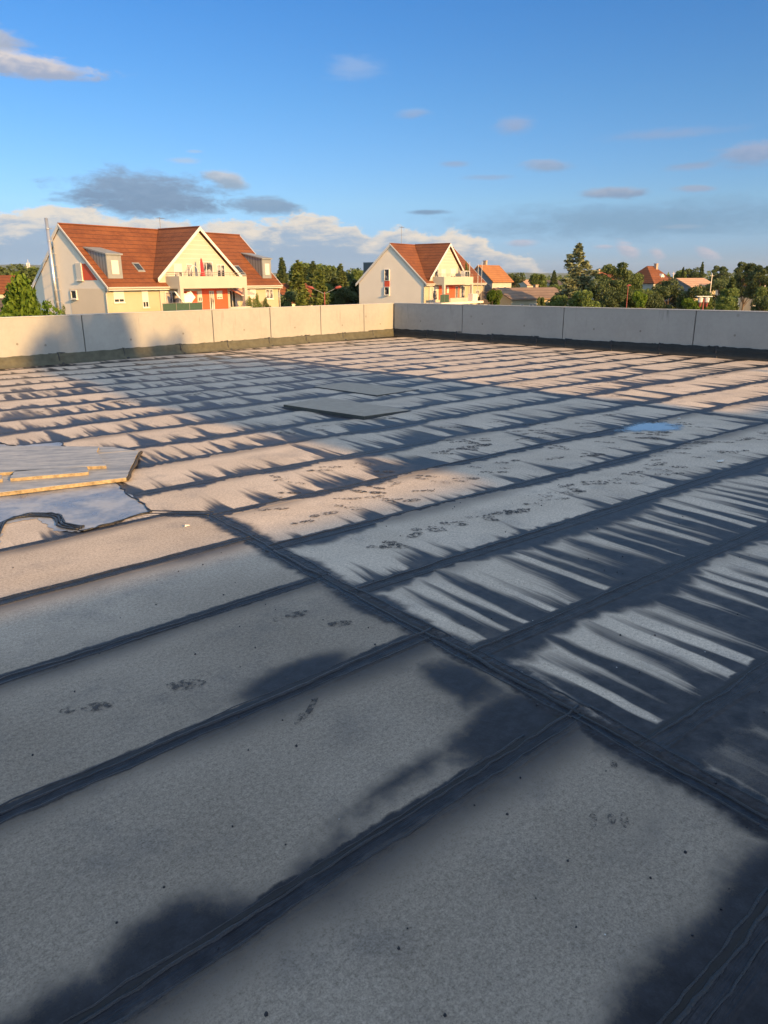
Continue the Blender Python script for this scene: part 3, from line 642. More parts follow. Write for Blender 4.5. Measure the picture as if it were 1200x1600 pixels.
def parapet(p0, p1, out, h, panels, sheets, label, flash, seed, plugs):
    """p0->p1 the foot of the inner face in roof (s,t); out = unit st vector pointing outwards; panels, sheets = distances of the joints from p0"""
    r = random.Random(seed); t_ = empty('parapet_wall', ST(*p0, 0), label, 'wall', 'parapet walls')
    d = Vector((p1[0] - p0[0], p1[1] - p0[1])); L_ = d.length; d /= L_
    def F(l, w, z):                                                 # w = towards the roof
        return ST(p0[0] + d.x * l - out[0] * w, p0[1] + d.y * l - out[1] * w, z)
    MB().box(F, -.05, L_ + .05, -.17, -.03, -.5, h - .03).build('core', M['joint'], t_)
    ed = [0.0] + panels + [L_]
    for a, b_ in zip(ed[:-1], ed[1:]):
        MB().box(F, a + .012, b_ - .012, -.18, 0.0, -.5, h - .012).build('concrete_panel', M['conc'], t_, bevel=.006)
        MB().box(F, a + .003, b_ - .003, -.195, .012, h - .012, h + .006).build('coping', M['cope'], t_, bevel=.004)
    mb = MB()
    for l, z in plugs:
        c = Vector(F(l, .004, z)); u = (Vector(F(l + 1, 0, 0)) - Vector(F(l, 0, 0))); rr = .026
        mb.poly([tuple(c + u * math.cos(i * math.pi / 5) * rr + Vector((0, 0, math.sin(i * math.pi / 5) * rr))) for i in range(10)])
    mb.build('tie_hole', M['plug'], t_, fix=False)
    es = [0.0] + sheets + [L_]
    for a, b_ in zip(es[:-1], es[1:]):
        n = max(4, int((b_ - a) / .08)); mb = MB(); base = []
        hh = .235 + r.uniform(-.015, .015); cols = []
        for i in range(n + 1):
            l = a - .03 + (b_ - a + .06) * i / n
            z1 = hh + r.uniform(-.006, .006) + (.02 if i in (0, n) else 0) + .004 * math.sin(i * 1.1 + a)
            bow = .018 * math.sin(math.pi * i / n) 
            cols.append([F(l, .004 + .012, z1), F(l, .028 - bow * .3, z1 * .55), F(l, .045 + r.uniform(0, .006), .05), F(l, .13 + r.uniform(-.006, .006), .007), F(l, .0, z1)])
        for c in cols: mb.v += c
        for i in range(n):
            for q in range(3): k = i * 5 + q; mb.f.append((k, k + 1, k + 6, k + 5))
            k = i * 5; mb.f.append((k, k + 5, k + 9, k + 4))
        sh = mb.build('flashing_sheet', flash, t_, fix=True, smooth=True)
        # tar lump where the next sheet overlaps
        if b_ < L_ - .1:
            mb = MB()
            pr__ = [F(b_ + r.uniform(-.015, .015), .018 + .012 * (j_ > 1), z) for j_, z in enumerate((hh + .02, hh * .75, .12, .06, .015))]
            mb.tube(pr__, [r.uniform(.012, .02) for _ in pr__], 7); mb.tube([F(b_ + .03, .03, .02), F(b_ + .05, .12, .008)], [.02, .035], 6)
            for q in range(6):
                l = b_ + r.uniform(-.22, .14); mb.tube([F(l, .010, hh + r.uniform(-.004, .012)), F(l + r.uniform(.04, .10), .012, hh + r.uniform(-.004, .012))], r.uniform(.006, .011), 5)
            mb.build('tar_lump', M['tar'], sh, smooth=True)
    return t_
# left parapet in three straight runs that follow the traced foot line
LPTS = [(-8.0, 17.05), (16.95, 18.6)]
def on_line(s): return s
p0, p1 = (-7.5, 16.25), (16.95, 18.62)
LL = math.hypot(p1[0] - p0[0], p1[1] - p0[1])
jl = [(s + 7.5) * LL / 24.45 for s in (-4.6, -1.6, 1.7, 5.8 - .05, 7.33, 8.88, 10.32, 11.73, 13.09, 14.6, 15.93)]
pn = [(s + 7.5) * LL / 24.45 for s in (-3.2, 1.2, 6.4, 9.91, 11.82, 13.72, 15.56)]
pl_ = [(l_, z_) for s_ in (4.9, 5.5, 7.55, 9.0, 10.9, 12.7, 14.6, 16.3) for l_, z_ in [((s_ + 7.5) * LL / 24.45, .46 + .04 * math.sin(s_ * 3))]]
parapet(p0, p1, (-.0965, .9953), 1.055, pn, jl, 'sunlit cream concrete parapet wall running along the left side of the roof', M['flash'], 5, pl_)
q0, q1 = (16.95, 18.6), (17.95, -4.3)
dR = Vector((q1[0] - q0[0], q1[1] - q0[1])); LR = dR.length
jr = [18.6 - t_ for t_ in (17.08, 15.89, 14.5, 12.96, 12.01, 10.65, 9.35, 7.97, 6.6, 5.2, 3.8, 2.4)]
pr_ = [18.6 - t_ for t_ in (15.68, 12.14, 8.55, 5.6, 2.4)]
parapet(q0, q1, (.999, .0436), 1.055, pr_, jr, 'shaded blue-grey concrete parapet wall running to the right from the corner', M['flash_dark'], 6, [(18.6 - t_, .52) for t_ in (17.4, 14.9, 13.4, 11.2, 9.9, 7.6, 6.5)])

# ------------------------------------------------------------------ ground and far land
GZ = -6.0
m, N, b = newmat('ground_grass'); tcn = N.node('ShaderNodeTexCoord').outputs['Object']
n = N.noise(tcn, .02, 6, .6); n2 = N.noise(tcn, .6, 5, .7)
col = N.mix(N.ss(n, .4, .6), (0.045, 0.075, 0.02), (0.12, 0.115, 0.05)); col = N.mix(N.ss(n2, .5, .7, 0, .5), col, (0.07, 0.09, 0.03))
N.put(b.inputs['Base Color'], col); b.inputs['Roughness'].default_value = 1.0
M['ground'] = m
mb = MB(); mb.poly([(-9000, -9000, GZ), (9000, -9000, GZ), (9000, 9000, GZ), (-9000, 9000, GZ)])
tag(mb.build('ground', M['ground'], fix=False), kind='structure')
M['asphalt'] = plain('asphalt', (0.06, 0.06, 0.062), .9, .2, .8)
mb = MB(); F = frame((-24, 52), .976); mb.prism([F(-60, 4, GZ - .05), F(160, 4, GZ - .05), F(160, 11, GZ - .05), F(-60, 11, GZ - .05)], [F(-60, 4, GZ + .02), F(160, 4, GZ + .02), F(160, 11, GZ + .02), F(-60, 11, GZ + .02)])
tag(mb.build('road', M['asphalt']), kind='structure')
M['hill'] = plain('wooded_hill', (0.05, 0.08, 0.035), 1.0, .2, .01)
r = random.Random(4); mb = MB()
prev = None
for i in range(61):
    a = R(-50 + i * 100 / 60); hgt = 60 + 90 * math.exp(-((math.degrees(a) + 26) / 7) ** 2) + 22 * math.sin(i * .55) + 12 * math.sin(i * 1.3) + (35 if i > 48 else 0)
    cur_ = [(math.sin(a) * 6500, math.cos(a) * 6500, GZ - 5), (math.sin(a) * 7200, math.cos(a) * 7200, GZ + hgt * .8), (math.sin(a) * 7900, math.cos(a) * 7900, GZ + hgt), (math.sin(a) * 8600, math.cos(a) * 8600, GZ - 5)]
    mb.v += cur_
for i in range(60):
    for q in range(3): k = i * 4 + q; mb.f.append((k, k + 4, k + 5, k + 1))
tag(mb.build('hills', M['hill'], smooth=True), kind='structure')

# ------------------------------------------------------------------ windows
def window(parent, F, face, a, w, z, ww, hh, depth=.05, shutter=0.0, glass='glass', mull=1, frame_m='white', sill=True):
    """face 'w': window lies in the facade (runs along l, faces +w). face 'l': lies in the gable (runs along w, faces -l)"""
    if face == 'w': G = lambda u, d, q: F(a + u, w + d, q)
    else: G = lambda u, d, q: F(a - d, w + u, q)
    fr_ = MB(); t_ = .07
    fr_.box(G, 0, t_, 0, depth, z, z + hh); fr_.box(G, ww - t_, ww, 0, depth, z, z + hh)
    fr_.box(G, t_, ww - t_, 0, depth, z, z + t_); fr_.box(G, t_, ww - t_, 0, depth, z + hh - t_, z + hh)
    for i in range(1, mull + 1):
        x = ww * i / (mull + 1); fr_.box(G, x - .03, x + .03, 0, depth * .8, z + t_, z + hh - t_)
    wn = fr_.build('window', M[frame_m], parent)
    MB().box(G, t_, ww - t_, .0, depth * .4, z + t_, z + hh - t_).build('pane', M[glass], wn)
    if shutter > 0: MB().box(G, t_ * .5, ww - t_ * .5, .0, depth * 1.15, z + hh * (1 - shutter), z + hh - .01).build('roller_shutter', M['shutter'], wn)
    if sill: MB().box(G, -.06, ww + .06, 0, depth * 2.2, z - .07, z - .004).build('sill', M['beige'], wn)
    return wn

# ------------------------------------------------------------------ the two apartment houses
def apartment(p, phi, L, c, label, spec):
    F = frame(p, phi); h_ = empty('apartment_house', F(0, 0, GZ), label, 'house', 'steep-roofed apartment houses')
    zr, ze, m_ = 6.73, 1.384, .892; wl = 5.5; hw = 5.55; za, ma = 6.80, .85
    zz = lambda w: zr - m_ * abs(w) - .32
    # walls: front half body and slightly recessed rear half
    stp = spec.get('step', 0.0); sw = -1.25 if stp else None
    def body(l0, l1, w0, w1):
        ws = sorted({w0, w1} | ({0.0} if w0 < 0 < w1 else set()))
        prof = [(w0, GZ)] + [(w, zz(w)) for w in ws] + [(w1, GZ)]
        return MB().prism([F(l0, w, z) for w, z in prof], [F(l1, w, z) for w, z in prof])
    if stp:
        body(.3, L - .3, sw, wl - .02).build('gable_wall', M['beige'], h_); body(.3 + stp, L - .35, -wl, sw + .01).build('rear_wall', M['beige'], h_)
    else: body(.3, L - .3, -wl, wl - .02).build('gable_wall', M['beige'], h_)
    MB().box(F, .31, L - .31, wl - .3, wl, GZ, zz(wl) + .02).build('front_wall', M['cream'], h_)
    # cross gable with its ivory wall
    za2 = za - .34
    prof = [(c - hw + .35, GZ), (c - hw + .35, za2 - ma * (hw - .35)), (c, za2), (c + hw - .35, za2 - ma * (hw - .35)), (c + hw - .35, GZ)]
    MB().prism([F(l, .5, z) for l, z in prof], [F(l, 5.62, z) for l, z in prof]).build('cross_gable_wall', M['gable_white'], h_)
    mb = MB()
    for q in range(6):
        z = 3.9 + q * .42; half = (za2 - z) / ma - .1
        mb.box(F, c - half, c + half, 5.62, 5.635, z, z + .02)
    mb.build('cladding_joint', M['beige'], h_)
    # roof slabs
    th = .2
    def slab(pts, mat, name, t=th, low=0.0, par=None):
        top_ = [F(l, w, z + low) for l, w, z in pts]; bot = [(x, y, z - t) for x, y, z in top_]
        return MB().prism(bot, top_).build(name, mat, par or h_)
    zs = lambda w: zr - m_ * abs(w)
    l0, l1, nt = .2, L - .2, 4.35
    fr_poly = [(l0, 0), (l1, 0), (l1, 6), (c + nt, 6), (c + nt, 4.7), (c - nt, 4.7), (c - nt, 6), (l0, 6)]
    slab([(l, w, zs(w)) for l, w in fr_poly], M['tiles'], 'roof')
    if stp:
        slab([(l0 + stp + .03, -6, zs(6)), (l1, -6, zs(6)), (l1, 0, zr), (l0, 0, zr), (l0, -1.2, zs(1.2)), (l0 + stp + .03, -1.2, zs(1.2))], M['tiles'], 'roof')
    else: slab([(l0, -6, zs(6)), (l1, -6, zs(6)), (l1, 0, zr), (l0, 0, zr)], M['tiles'], 'roof')
    for sg in (-1, 1):
        w_ = ma * hw / m_ - .06
        slab([(c, 0, za), (c, 5.95, za), (c + sg * hw, 5.95, za - ma * hw), (c + sg * hw, w_, za - ma * hw)], M['tiles'], 'cross_roof')
        # verge boards of the cross gable
        mb = MB(); mb.prism([F(c, 5.95, za - .30), F(c, 6.01, za - .30), F(c + sg * (hw + .02), 6.01, za - ma * hw - .30), F(c + sg * (hw + .02), 5.95, za - ma * hw - .30)],
                            [F(c, 5.95, za + .03), F(c, 6.01, za + .03), F(c + sg * (hw + .02), 6.01, za - ma * hw + .03), F(c + sg * (hw + .02), 5.95, za - ma * hw + .03)])
        mb.build('verge_board', M['white'], h_)
    def verge(l, la, wa, wb, zinc=False):
        for za_, zb_, nm_, mt_ in (((-.14, .03, 'verge_board', 'white'), (-.36, -.143, 'verge_flashing', 'zinc')) if zinc else ((-.34, .03, 'verge_board', 'white'),)):
            MB().prism([F(l, wa, zs(wa) + za_), F(l, wb, zs(wb) + za_), F(la, wb, zs(wb) + za_), F(la, wa, zs(wa) + za_)], [F(l, wa, zs(wa) + zb_), F(l, wb, zs(wb) + zb_), F(la, wb, zs(wb) + zb_), F(la, wa, zs(wa) + zb_)]).build(nm_, M[mt_], h_)
    verge(l0 - .05, l0, 0, 6.02, True); verge(l1 + .05, l1, 0, 6.02)
    if stp: verge(l0 - .05, l0, 0, -1.2); verge(l0 + stp - .02, l0 + stp + .03, -1.25, -6.02)
    else: verge(l0 - .05, l0, 0, -6.02)
    mb = MB().tube([F(l0, 0, zr + .03), F(l1, 0, zr + .03)], .09, 6); mb.tube([F(c, 0, za + .02), F(c, 5.95, za + .02)], .08, 6)
    mb.build('ridge_tiles', M['tiles'], h_)
    # gutters and downpipes
    for a_, b_ in ((l0, c - nt), (c + nt, l1)):
        g_ = MB().tube([F(a_, 6.08, ze - .1), F(b_, 6.08, ze - .1)], .085, 8).build('gutter', M['gable_white'], h_)
    for a_, b_ in ((l0 + .1, c - nt), (c + nt, l1 - .1)): MB().box(F, a_, b_, 5.5, 6.0, ze - .30, ze - .22).build('eaves_board', M['white'], h_)
    for l in (.25, L - .25):
        MB().tube([F(l, 6.05, ze - .15), F(l, 5.62, ze - .55), F(l, 5.62, GZ)], .055, 8).build('downpipe', M['gable_white'], h_)
    # balcony
    b0, b1, wb = c - 4.4, c + 4.4, 7.5
    par = MB().box(F, b0, b1, wb - .15, wb, 1.17, 2.27).box(F, b0, b0 + .15, 5.62, wb - .15, 1.17, 2.27).box(F, b1 - .15, b1, 5.62, wb - .15, 1.17, 2.27)
    bl = par.build('balcony', M['gable_white'], h_)
    MB().box(F, b0 + .15, b1 - .15, 5.62, wb - .15, 1.18, 1.34).build('balcony_slab', M['white'], bl)
    rl = MB()
    rl.tube([F(b0 + .07, 5.7, 2.62), F(b0 + .07, wb - .07, 2.62), F(b1 - .07, wb - .07, 2.62), F(b1 - .07, 5.7, 2.62)], .025, 6)
    rl.tube([F(b0 + .07, 5.7, 2.45), F(b0 + .07, wb - .07, 2.45), F(b1 - .07, wb - .07, 2.45), F(b1 - .07, 5.7, 2.45)], .016, 6)
    for i in range(9):
        l = b0 + .07 + (b1 - b0 - .14) * i / 8; rl.tube([F(l, wb - .07, 2.27), F(l, wb - .07, 2.62)], .018, 6)
    rl.build('handrail', M['rail'], bl)
    for l in (b0 + .2, b1 - .2): MB().box(F, l - .2, l + .2, wb - .32, wb + .01, GZ, 1.168).build('column', M['gable_white'], h_)
    # upper doors and windows on the balcony
    for l, ww, z0, z1, sh, gl, mu in spec['upper']:
        window(h_, F, 'w', l, 5.622, z0, ww, z1 - z0, .05, sh, gl, mu, sill=False)
    for l, ww, z0, z1, sh, gl in spec['lower']:
        window(h_, F, 'w', l, 5.5, z0, ww, z1 - z0, .05, sh, gl, 1)
    # red panels and openings under the balcony
    for l, ww, z0, z1 in spec['red']:
        MB().box(F, l, l + ww, 5.62, 5.64, z0, z1).build('red_panel', M['red'], h_)
    for l, ww, z0, z1, sh, gl in spec['under']:
        window(h_, F, 'w', l, 5.641, z0, ww, z1 - z0, .05, sh, gl, 1, sill=False)
    # first-floor terrace in front
    t0_, t1_ = spec['terrace']
    MB().box(F, t0_, t1_, 5.62, 8.2, -1.5, -1.2).build('terrace_slab', M['beige'], h_)
    for a_, b_ in spec['low_parapet']: MB().box(F, a_, b_, 8.02, 8.16, -1.2, -.62).build('terrace_parapet', M['gable_white'], h_)
    for a_, b_ in spec['screens']:
        mb = MB(); nn = max(2, int((b_ - a_) / 1.2))
        f_ = MB().box(F, a_, b_, 8.06, 8.08, -1.15, -.10)
        s_ = f_.build('screen_fence', M['green_mesh'], h_)
        for i in range(nn + 1): l = a_ + (b_ - a_) * i / nn; mb.tube([F(l, 8.1, -1.2), F(l, 8.1, -.05)], .025, 6)
        mb.tube([F(a_, 8.1, -.06), F(b_, 8.1, -.06)], .02, 6); mb.build('fence_post', M['rail'], s_)
    # dormers
    for l, ww in spec['dormers']:
        wf, wbk, zt, zk = 5.2, 2.35, 4.05, 4.66
        q0 = [F(l, wf, zs(wf) - .15), F(l, wf, zt), F(l, wbk, zk), F(l, wbk, zs(wbk) - .15)]; q1 = [F(l + ww, wf, zs(wf) - .15), F(l + ww, wf, zt), F(l + ww, wbk, zk), F(l + ww, wbk, zs(wbk) - .15)]
        d_ = MB().prism(q0, q1).build('dormer', M['zinc_seam'], h_)
        MB().prism([F(l - .12, wf + .15, zt), F(l + ww + .12, wf + .15, zt), F(l + ww + .12, wbk - .1, zk + .02), F(l - .12, wbk - .1, zk + .02)],
                   [F(l - .12, wf + .15, zt + .12), F(l + ww + .12, wf + .15, zt + .12), F(l + ww + .12, wbk - .1, zk + .12), F(l - .12, wbk - .1, zk + .12)]).build('dormer_roof', M['zinc'], d_)
        MB().box(F, l + .02, l + ww - .02, wf, wf + .03, zs(wf), zt - .02).build('dormer_face', M['zinc'], d_)
        window(d_, F, 'w', l + ww * .28, wf + .03, 2.45, ww * .46, 1.15, .05, .97 if spec.get('dsh', 1) else 0, 'glass', 0, sill=False)
    for l, ww in spec.get('back_dormers', []):
        MB().box(F, l, l + ww, -5.6, -2.6, 2.6, 4.35).build('dormer', M['zinc_dark'], h_)
    for l, w0, ln in spec['skylights']:
        w1 = w0 + ln
        s_ = MB().prism([F(l, w0, zs(w0) - .02), F(l + .8, w0, zs(w0) - .02), F(l + .8, w1, zs(w1) - .02), F(l, w1, zs(w1) - .02)], [F(l, w0, zs(w0) + .07), F(l + .8, w0, zs(w0) + .07), F(l + .8, w1, zs(w1) + .07), F(l, w1, zs(w1) + .07)]).build('skylight', M['zinc'], h_)
        a_, b_ = w0 + .12, w1 - .12
        MB().prism([F(l + .1, a_, zs(a_) + .05), F(l + .7, a_, zs(a_) + .05), F(l + .7, b_, zs(b_) + .05), F(l + .1, b_, zs(b_) + .05)], [F(l + .1, a_, zs(a_) + .085), F(l + .7, a_, zs(a_) + .085), F(l + .7, b_, zs(b_) + .085), F(l + .1, b_, zs(b_) + .085)]).build('pane', M['glass'], s_)
    # aerial on the ridge
    al, ah = spec['aerial']; mb = MB()
    mb.tube([F(al, 0, zr), F(al, 0, zr + ah)], .025, 6); mb.tube([F(al - .35, 0, zr + ah - .1), F(al + .6, 0, zr + ah - .1)], .018, 5)
    for q in range(5): mb.tube([F(al - .3 + q * .2, -.3, zr + ah - .1), F(al - .3 + q * .2, .3, zr + ah - .1)], .012, 4)
    mb.build('aerial', M['rail'], h_)
    if spec.get('vent'): l, w = spec['vent']; MB().box(F, l, l + .5, w, w + .35, zs(w) - .2, zs(w) + .28).build('roof_vent', M['tiles'], h_)
    return h_, F

h1, F1 = apartment((-28.8, 69.87), .976, 22.92, 11.3, 'large cream apartment house with a long red tiled roof and a steel flue', dict(
    step=.3, upper=[(7.95, 1.0, 1.34, 3.42, .36, 'curtain', 1), (9.55, .72, 1.34, 3.42, 0, 'curtain', 0), (11.2, 1.75, 1.34, 3.66, 0, 'curtain', 1), (13.45, 1.1, 1.34, 3.4, 0, 'curtain', 1)],
    lower=[(1.05, 1.1, .05, 1.06, .72, 'glass'), (4.1, .68, -.46, 1.06, .68, 'glass'), (18.1, .9, .1, 1.0, 1.0, 'glass'), (20.55, 1.15, -.05, .96, 0, 'curtain')],
    red=[(8.7, 1.9, -1.15, .9), (11.25, 3.5, -1.15, 1.12)], under=[(10.7, .5, -.1, .9, .6, 'glass'), (13.2, .75, .1, .9, .8, 'glass'), (12.2, .6, -1.1, .9, 0, 'curtain'), (14.9, .9, -1.1, .95, 0, 'glass'), (6.6, 1.7, -1.1, .9, 0, 'curtain')],
    terrace=(5.6, 18.5), low_parapet=[(12.5, 15.6)], screens=[(4.2, 8.9)], dormers=[(.95, 1.55), (20.55, 1.4)], skylights=[(4.75, 3.7, .85), (17.6, 3.8, 1.1)], aerial=(11.6, 1.25), vent=(9.8, 1.6)))
# steel flue on the gable with brackets
fl = MB().tube([F1(-.15, -1.12, -3.5), F1(-.15, -1.12, 7.25)], .15, 12).build('flue', M['steel'], h1, smooth=True)
for q in range(8):
    z = -1 + q * 1.05; mb = MB().tube([F1(-.15, -1.12, z), F1(-.15, -1.12, z + .05)], .18, 12); mb.box(F1, -.15, .3, -1.15, -1.08, z, z + .04)
    mb.build('bracket', M['steel'], fl)
# gable window, red triangle, small window, tan field
MB().prism([F1(.3, 2.6, 1.96), F1(.3, 4.55, 1.96), F1(.3, 3.1, 3.35), F1(.3, 2.6, 3.35)], [F1(.27, 2.6, 1.96), F1(.27, 4.55, 1.96), F1(.27, 3.1, 3.35), F1(.27, 2.6, 3.35)]).build('red_panel', M['red'], h1)
window(h1, F1, 'l', .3, 1.75, 1.96, .85, 1.45, .10, 1.0, 'glass', 0)
window(h1, F1, 'l', .3, .55, .36, .85, .75, .10, 0, 'glass', 0)
MB().box(F1, .28, .3, .3, 5.46, GZ, 1.25).build('tan_field', M['beige_dark'], h1)
# awning, parasol, ring chair, cloth on the terraces
mb = MB(); mb.prism([F1(15.0, 5.66, 1.02), F1(17.3, 5.66, 1.02), F1(17.3, 7.3, .42), F1(15.0, 7.3, .42)], [F1(15.0, 5.66, 1.06), F1(17.3, 5.66, 1.06), F1(17.3, 7.3, .46), F1(15.0, 7.3, .46)])
aw = mb.build('awning', M['awning'], h1)
MB().tube([F1(15.0, 7.32, .42), F1(17.3, 7.32, .42)], .04, 6).build('awning_rail', M['white'], aw)
pr = empty('parasol', F1(10.55, 6.7, 1.34), 'closed red parasol standing on the upper balcony of the large house', 'parasol')
MB().tube([F1(10.55, 6.7, 1.34), F1(10.55, 6.7, 3.95)], .03, 6).build('pole', M['white'], pr)
MB().tube([F1(10.55, 6.7, 1.9), F1(10.55, 6.7, 2.15), F1(10.55, 6.7, 2.7), F1(10.52, 6.7, 3.3), F1(10.5, 6.7, 3.78), F1(10.5, 6.7, 3.95)], [.14, .27, .17, .15, .09, .02], 10).build('folded_canopy', M['redcloth'], pr, smooth=True)
MB().tube([F1(10.55, 6.7, 1.34), F1(10.55, 6.7, 1.42)], .28, 12).build('base', M['rail'], pr)
hc = empty('hanging_chair', F1(9.6, 6.6, 1.34), 'pale ring-shaped hanging chair beside the red parasol on the balcony', 'chair')
ring = [F1(9.6 + .62 * math.cos(a) * .9, 6.6, 2.45 + .78 * math.sin(a)) for a in [R(-50 + i * 280 / 20) for i in range(21)]]
MB().tube(ring, .035, 6).build('ring', M['white'], hc)
MB().tube([F1(9.6, 6.6, 1.7), F1(9.6, 6.6, 1.85), F1(9.6, 6.6, 2.1)], [.2, .42, .46], 12).build('basket', M['cloth'], hc, smooth=True)
MB().tube([F1(9.6, 6.6, 1.34), F1(9.6, 6.6, 1.70)], .05, 6).build('stand', M['white'], hc)
mb = MB(); nx = 10
for i in range(nx + 1):
    for j in range(5):
        u = i / nx; v_ = j / 4
        mb.v.append(F1(6.6 + 2.0 * u, 7.0 + .6 * v_, .95 - .9 * v_ * (1 - .35 * math.cos(u * 6.2)) - .25 * math.sin(u * math.pi) + .04 * math.sin(u * 25)))
for i in range(nx):
    for j in range(4): k = i * 5 + j; mb.f.append((k, k + 1, k + 6, k + 5))
o = mb.build('shade_cloth', M['cloth'], smooth=True); md = o.modifiers.new('t', 'SOLIDIFY'); md.thickness = .02
tag(o, 'white cloth draped under the balcony behind the green screen of the large house', 'cloth')
h2, F2 = apartment((.945, 109.86), .98, 18.9, 6.9, 'smaller apartment house in the centre with a plain beige gable and one window strip', dict(
    upper=[(3.0, 1.15, 1.34, 3.33, 0, 'curtain', 0), (4.9, 1.2, 1.34, 3.3, 1.0, 'glass', 1), (7.6, 1.6, 1.34, 3.4, .5, 'curtain', 1)],
    lower=[(14.0, .9, -.5, 1.0, 1.0, 'glass'), (16.2, 1.1, -.6, .3, 0, 'curtain')],
    red=[(4.3, 1.2, -.9, 1.0), (6.0, 4.6, -.9, 1.05)], under=[(6.6, .6, .0, .9, 1.0, 'glass'), (9.2, .8, -.9, .9, 0, 'glass'), (2.5, 1.3, -.9, .9, .3, 'curtain'), (11.0, 1.2, -1.1, .95, 0, 'curtain')],
    terrace=(.6, 13.5), low_parapet=[(3.2, 8.6)], screens=[(.4, 2.9)], dormers=[], back_dormers=[(1.6, 1.6)], skylights=[], aerial=(3.2, 2.4)))
window(h2, F2, 'l', .3, -1.0, 1.78, .85, 1.55, .12, .0, 'curtain', 0, sill=False)
window(h2, F2, 'l', .3, -1.0, -.18, .85, 1.12, .12, .0, 'curtain', 0)
MB().box(F2, .25, .3, -1.0, -.15, .95, 1.77).build('red_panel', M['red'], h2)
# things on its terraces
for k, (l, w) in enumerate(((13.2, 7.9), (12.0, 7.9), (10.2, 7.4))):
    tag(MB().tube([F2(l, w, GZ if k < 2 else 1.2), F2(l, w, (4.4, 4.0, 4.3)[k])], .05, 6).build('scaffold_pole', M['steel']),
        ('tall thin metal pole at the right end of the centre house balcony', 'thin metal pole just left of the tall one at the centre house', 'thin pole rising from the middle of the centre house balcony')[k], 'pole', 'poles at the centre house')
cb = empty('storage_box', F2(9.0, 7.9, -1.2), 'white cabinet on the lower terrace of the centre house', 'cabinet')
MB().box(F2, 10.3, 11.9, 7.2, 8.0, -1.18, -.15).build('body', M['white'], cb, bevel=.02); MB().box(F2, 11.0, 11.03, 8.0, 8.02, -1.1, -.2).build('door_gap', M['rail'], cb)
cb2 = empty('balcony_cabinet', F2(8.6, 6.6, 1.34), 'pale glazed screen box on the upper balcony of the centre house', 'screen')
MB().box(F2, 8.9, 10.6, 6.7, 7.3, 1.36, 3.1).build('body', M['white'], cb2); MB().box(F2, 9.05, 9.7, 7.3, 7.32, 2.3, 3.0).box(F2, 9.8, 10.45, 7.3, 7.32, 2.3, 3.0).build('pane', M['glass'], cb2)

# ------------------------------------------------------------------ smaller houses
def small_house(name, p, phi, L, w, ze, zr, roof, wall, label, cat='house', hip=0.0, chimney=None, dormer=None, wins=(), gable_wall=None, group=None, over=.35, base=GZ):
    F = frame(p, phi); h_ = empty(name, F(L / 2, 0, base), label, cat, group)
    m_ = (zr - ze) / w; wi = w - over
    if hip:
        MB().box(F, over, L - over, -wi, wi, base, ze + .05).build('wall', wall, h_)
        q = [F(0, -w, ze), F(L, -w, ze), F(L, w, ze), F(0, w, ze)]; a, c = F(hip, 0, zr), F(L - hip, 0, zr)
        mb = MB(); mb.v = q + [a, c] + [(x, y, z - .15) for x, y, z in q]
        mb.f = [(0, 1, 5, 4), (2, 3, 4, 5), (1, 2, 5), (3, 0, 4), (0, 1, 7, 6), (1, 2, 8, 7), (2, 3, 9, 8), (3, 0, 6, 9), (6, 7, 8, 9)]
        rf = mb.build('roof', roof, h_)
    else:
        prof = [(-wi, base), (-wi, zr - m_ * wi - .2), (0, zr - .2), (wi, zr - m_ * wi - .2), (wi, base)]
        MB().prism([F(over, x, z) for x, z in prof], [F(L - over, x, z) for x, z in prof]).build('wall', wall, h_)
        if gable_wall is not None:
            MB().prism([F(over - .02, x, z) for x, z in prof], [F(over, x, z) for x, z in prof]).build('gable_wall', gable_wall, h_)
        rf = None
        for sg in (-1, 1):
            q = [(0, 0, zr), (L, 0, zr), (L, sg * w, ze), (0, sg * w, ze)]
            rf = MB().prism([F(a, b_, z - .17) for a, b_, z in q], [F(a, b_, z) for a, b_, z in q]).build('roof', roof, h_)
    if chimney:
        l, x, ht = chimney; MB().box(F, l, l + .6, x - .3, x + .3, zr - m_ * abs(x) - .5, zr + ht).box(F, l - .06, l + .66, x - .36, x + .36, zr + ht, zr + ht + .1).build('chimney', M['brick'], h_)
    if dormer:
        l, ww, z0, z1, x = dormer; pr_ = [(l, z0), (l, z1 - .5), (l + ww / 2, z1), (l + ww, z1 - .5), (l + ww, z0)]
        d_ = MB().prism([F(a, x - 2.2, z) for a, z in pr_], [F(a, x, z) for a, z in pr_]).build('dormer', M['white'], h_)
        MB().box(F, l + ww * .3, l + ww * .7, x, x + .03, z0 + .3, z1 - .7).build('pane', M['glass'], d_)
    for l, z0, ww, hh in wins: window(h_, F, 'w', l, wi + .001, z0, ww, hh, .06, 0, 'glass', 1)
    return h_
SH = small_house
SH('house', (18.4, 150.0), .93, 8.6, 3.4, 1.5, 4.6, M['tiles_orange'], M['gable_white'], 'small house with a bright orange tiled roof right of the centre house', chimney=(3.2, -.4, .75), gable_wall=M['grey_gable'], wins=[(2, -.6, 1, 1.1), (5, -.6, 1, 1.1)])
SH('bungalow', (17.3, 120.5), .56, 13.0, 4.2, -1.0, .62, M['tiles_brown'], M['cream'], 'long low bungalow with a brown roof and small windows just above the shaded parapet', chimney=(9.5, -1, .3), wins=[(2.2, -2.6, .6, .8), (4.1, -2.6, .6, .8), (5.0, -2.6, .6, .8), (8.2, -2.6, 1.0, 1.0), (10.2, -2.6, .6, .9)])
SH('outbuilding', (14.2, 123.0), .35, 3.6, 3.6, -1.6, 1.15, M['tiles_dark'], M['white'], 'dark-roofed gabled annex at the left end of the brown bungalow', hip=.6)
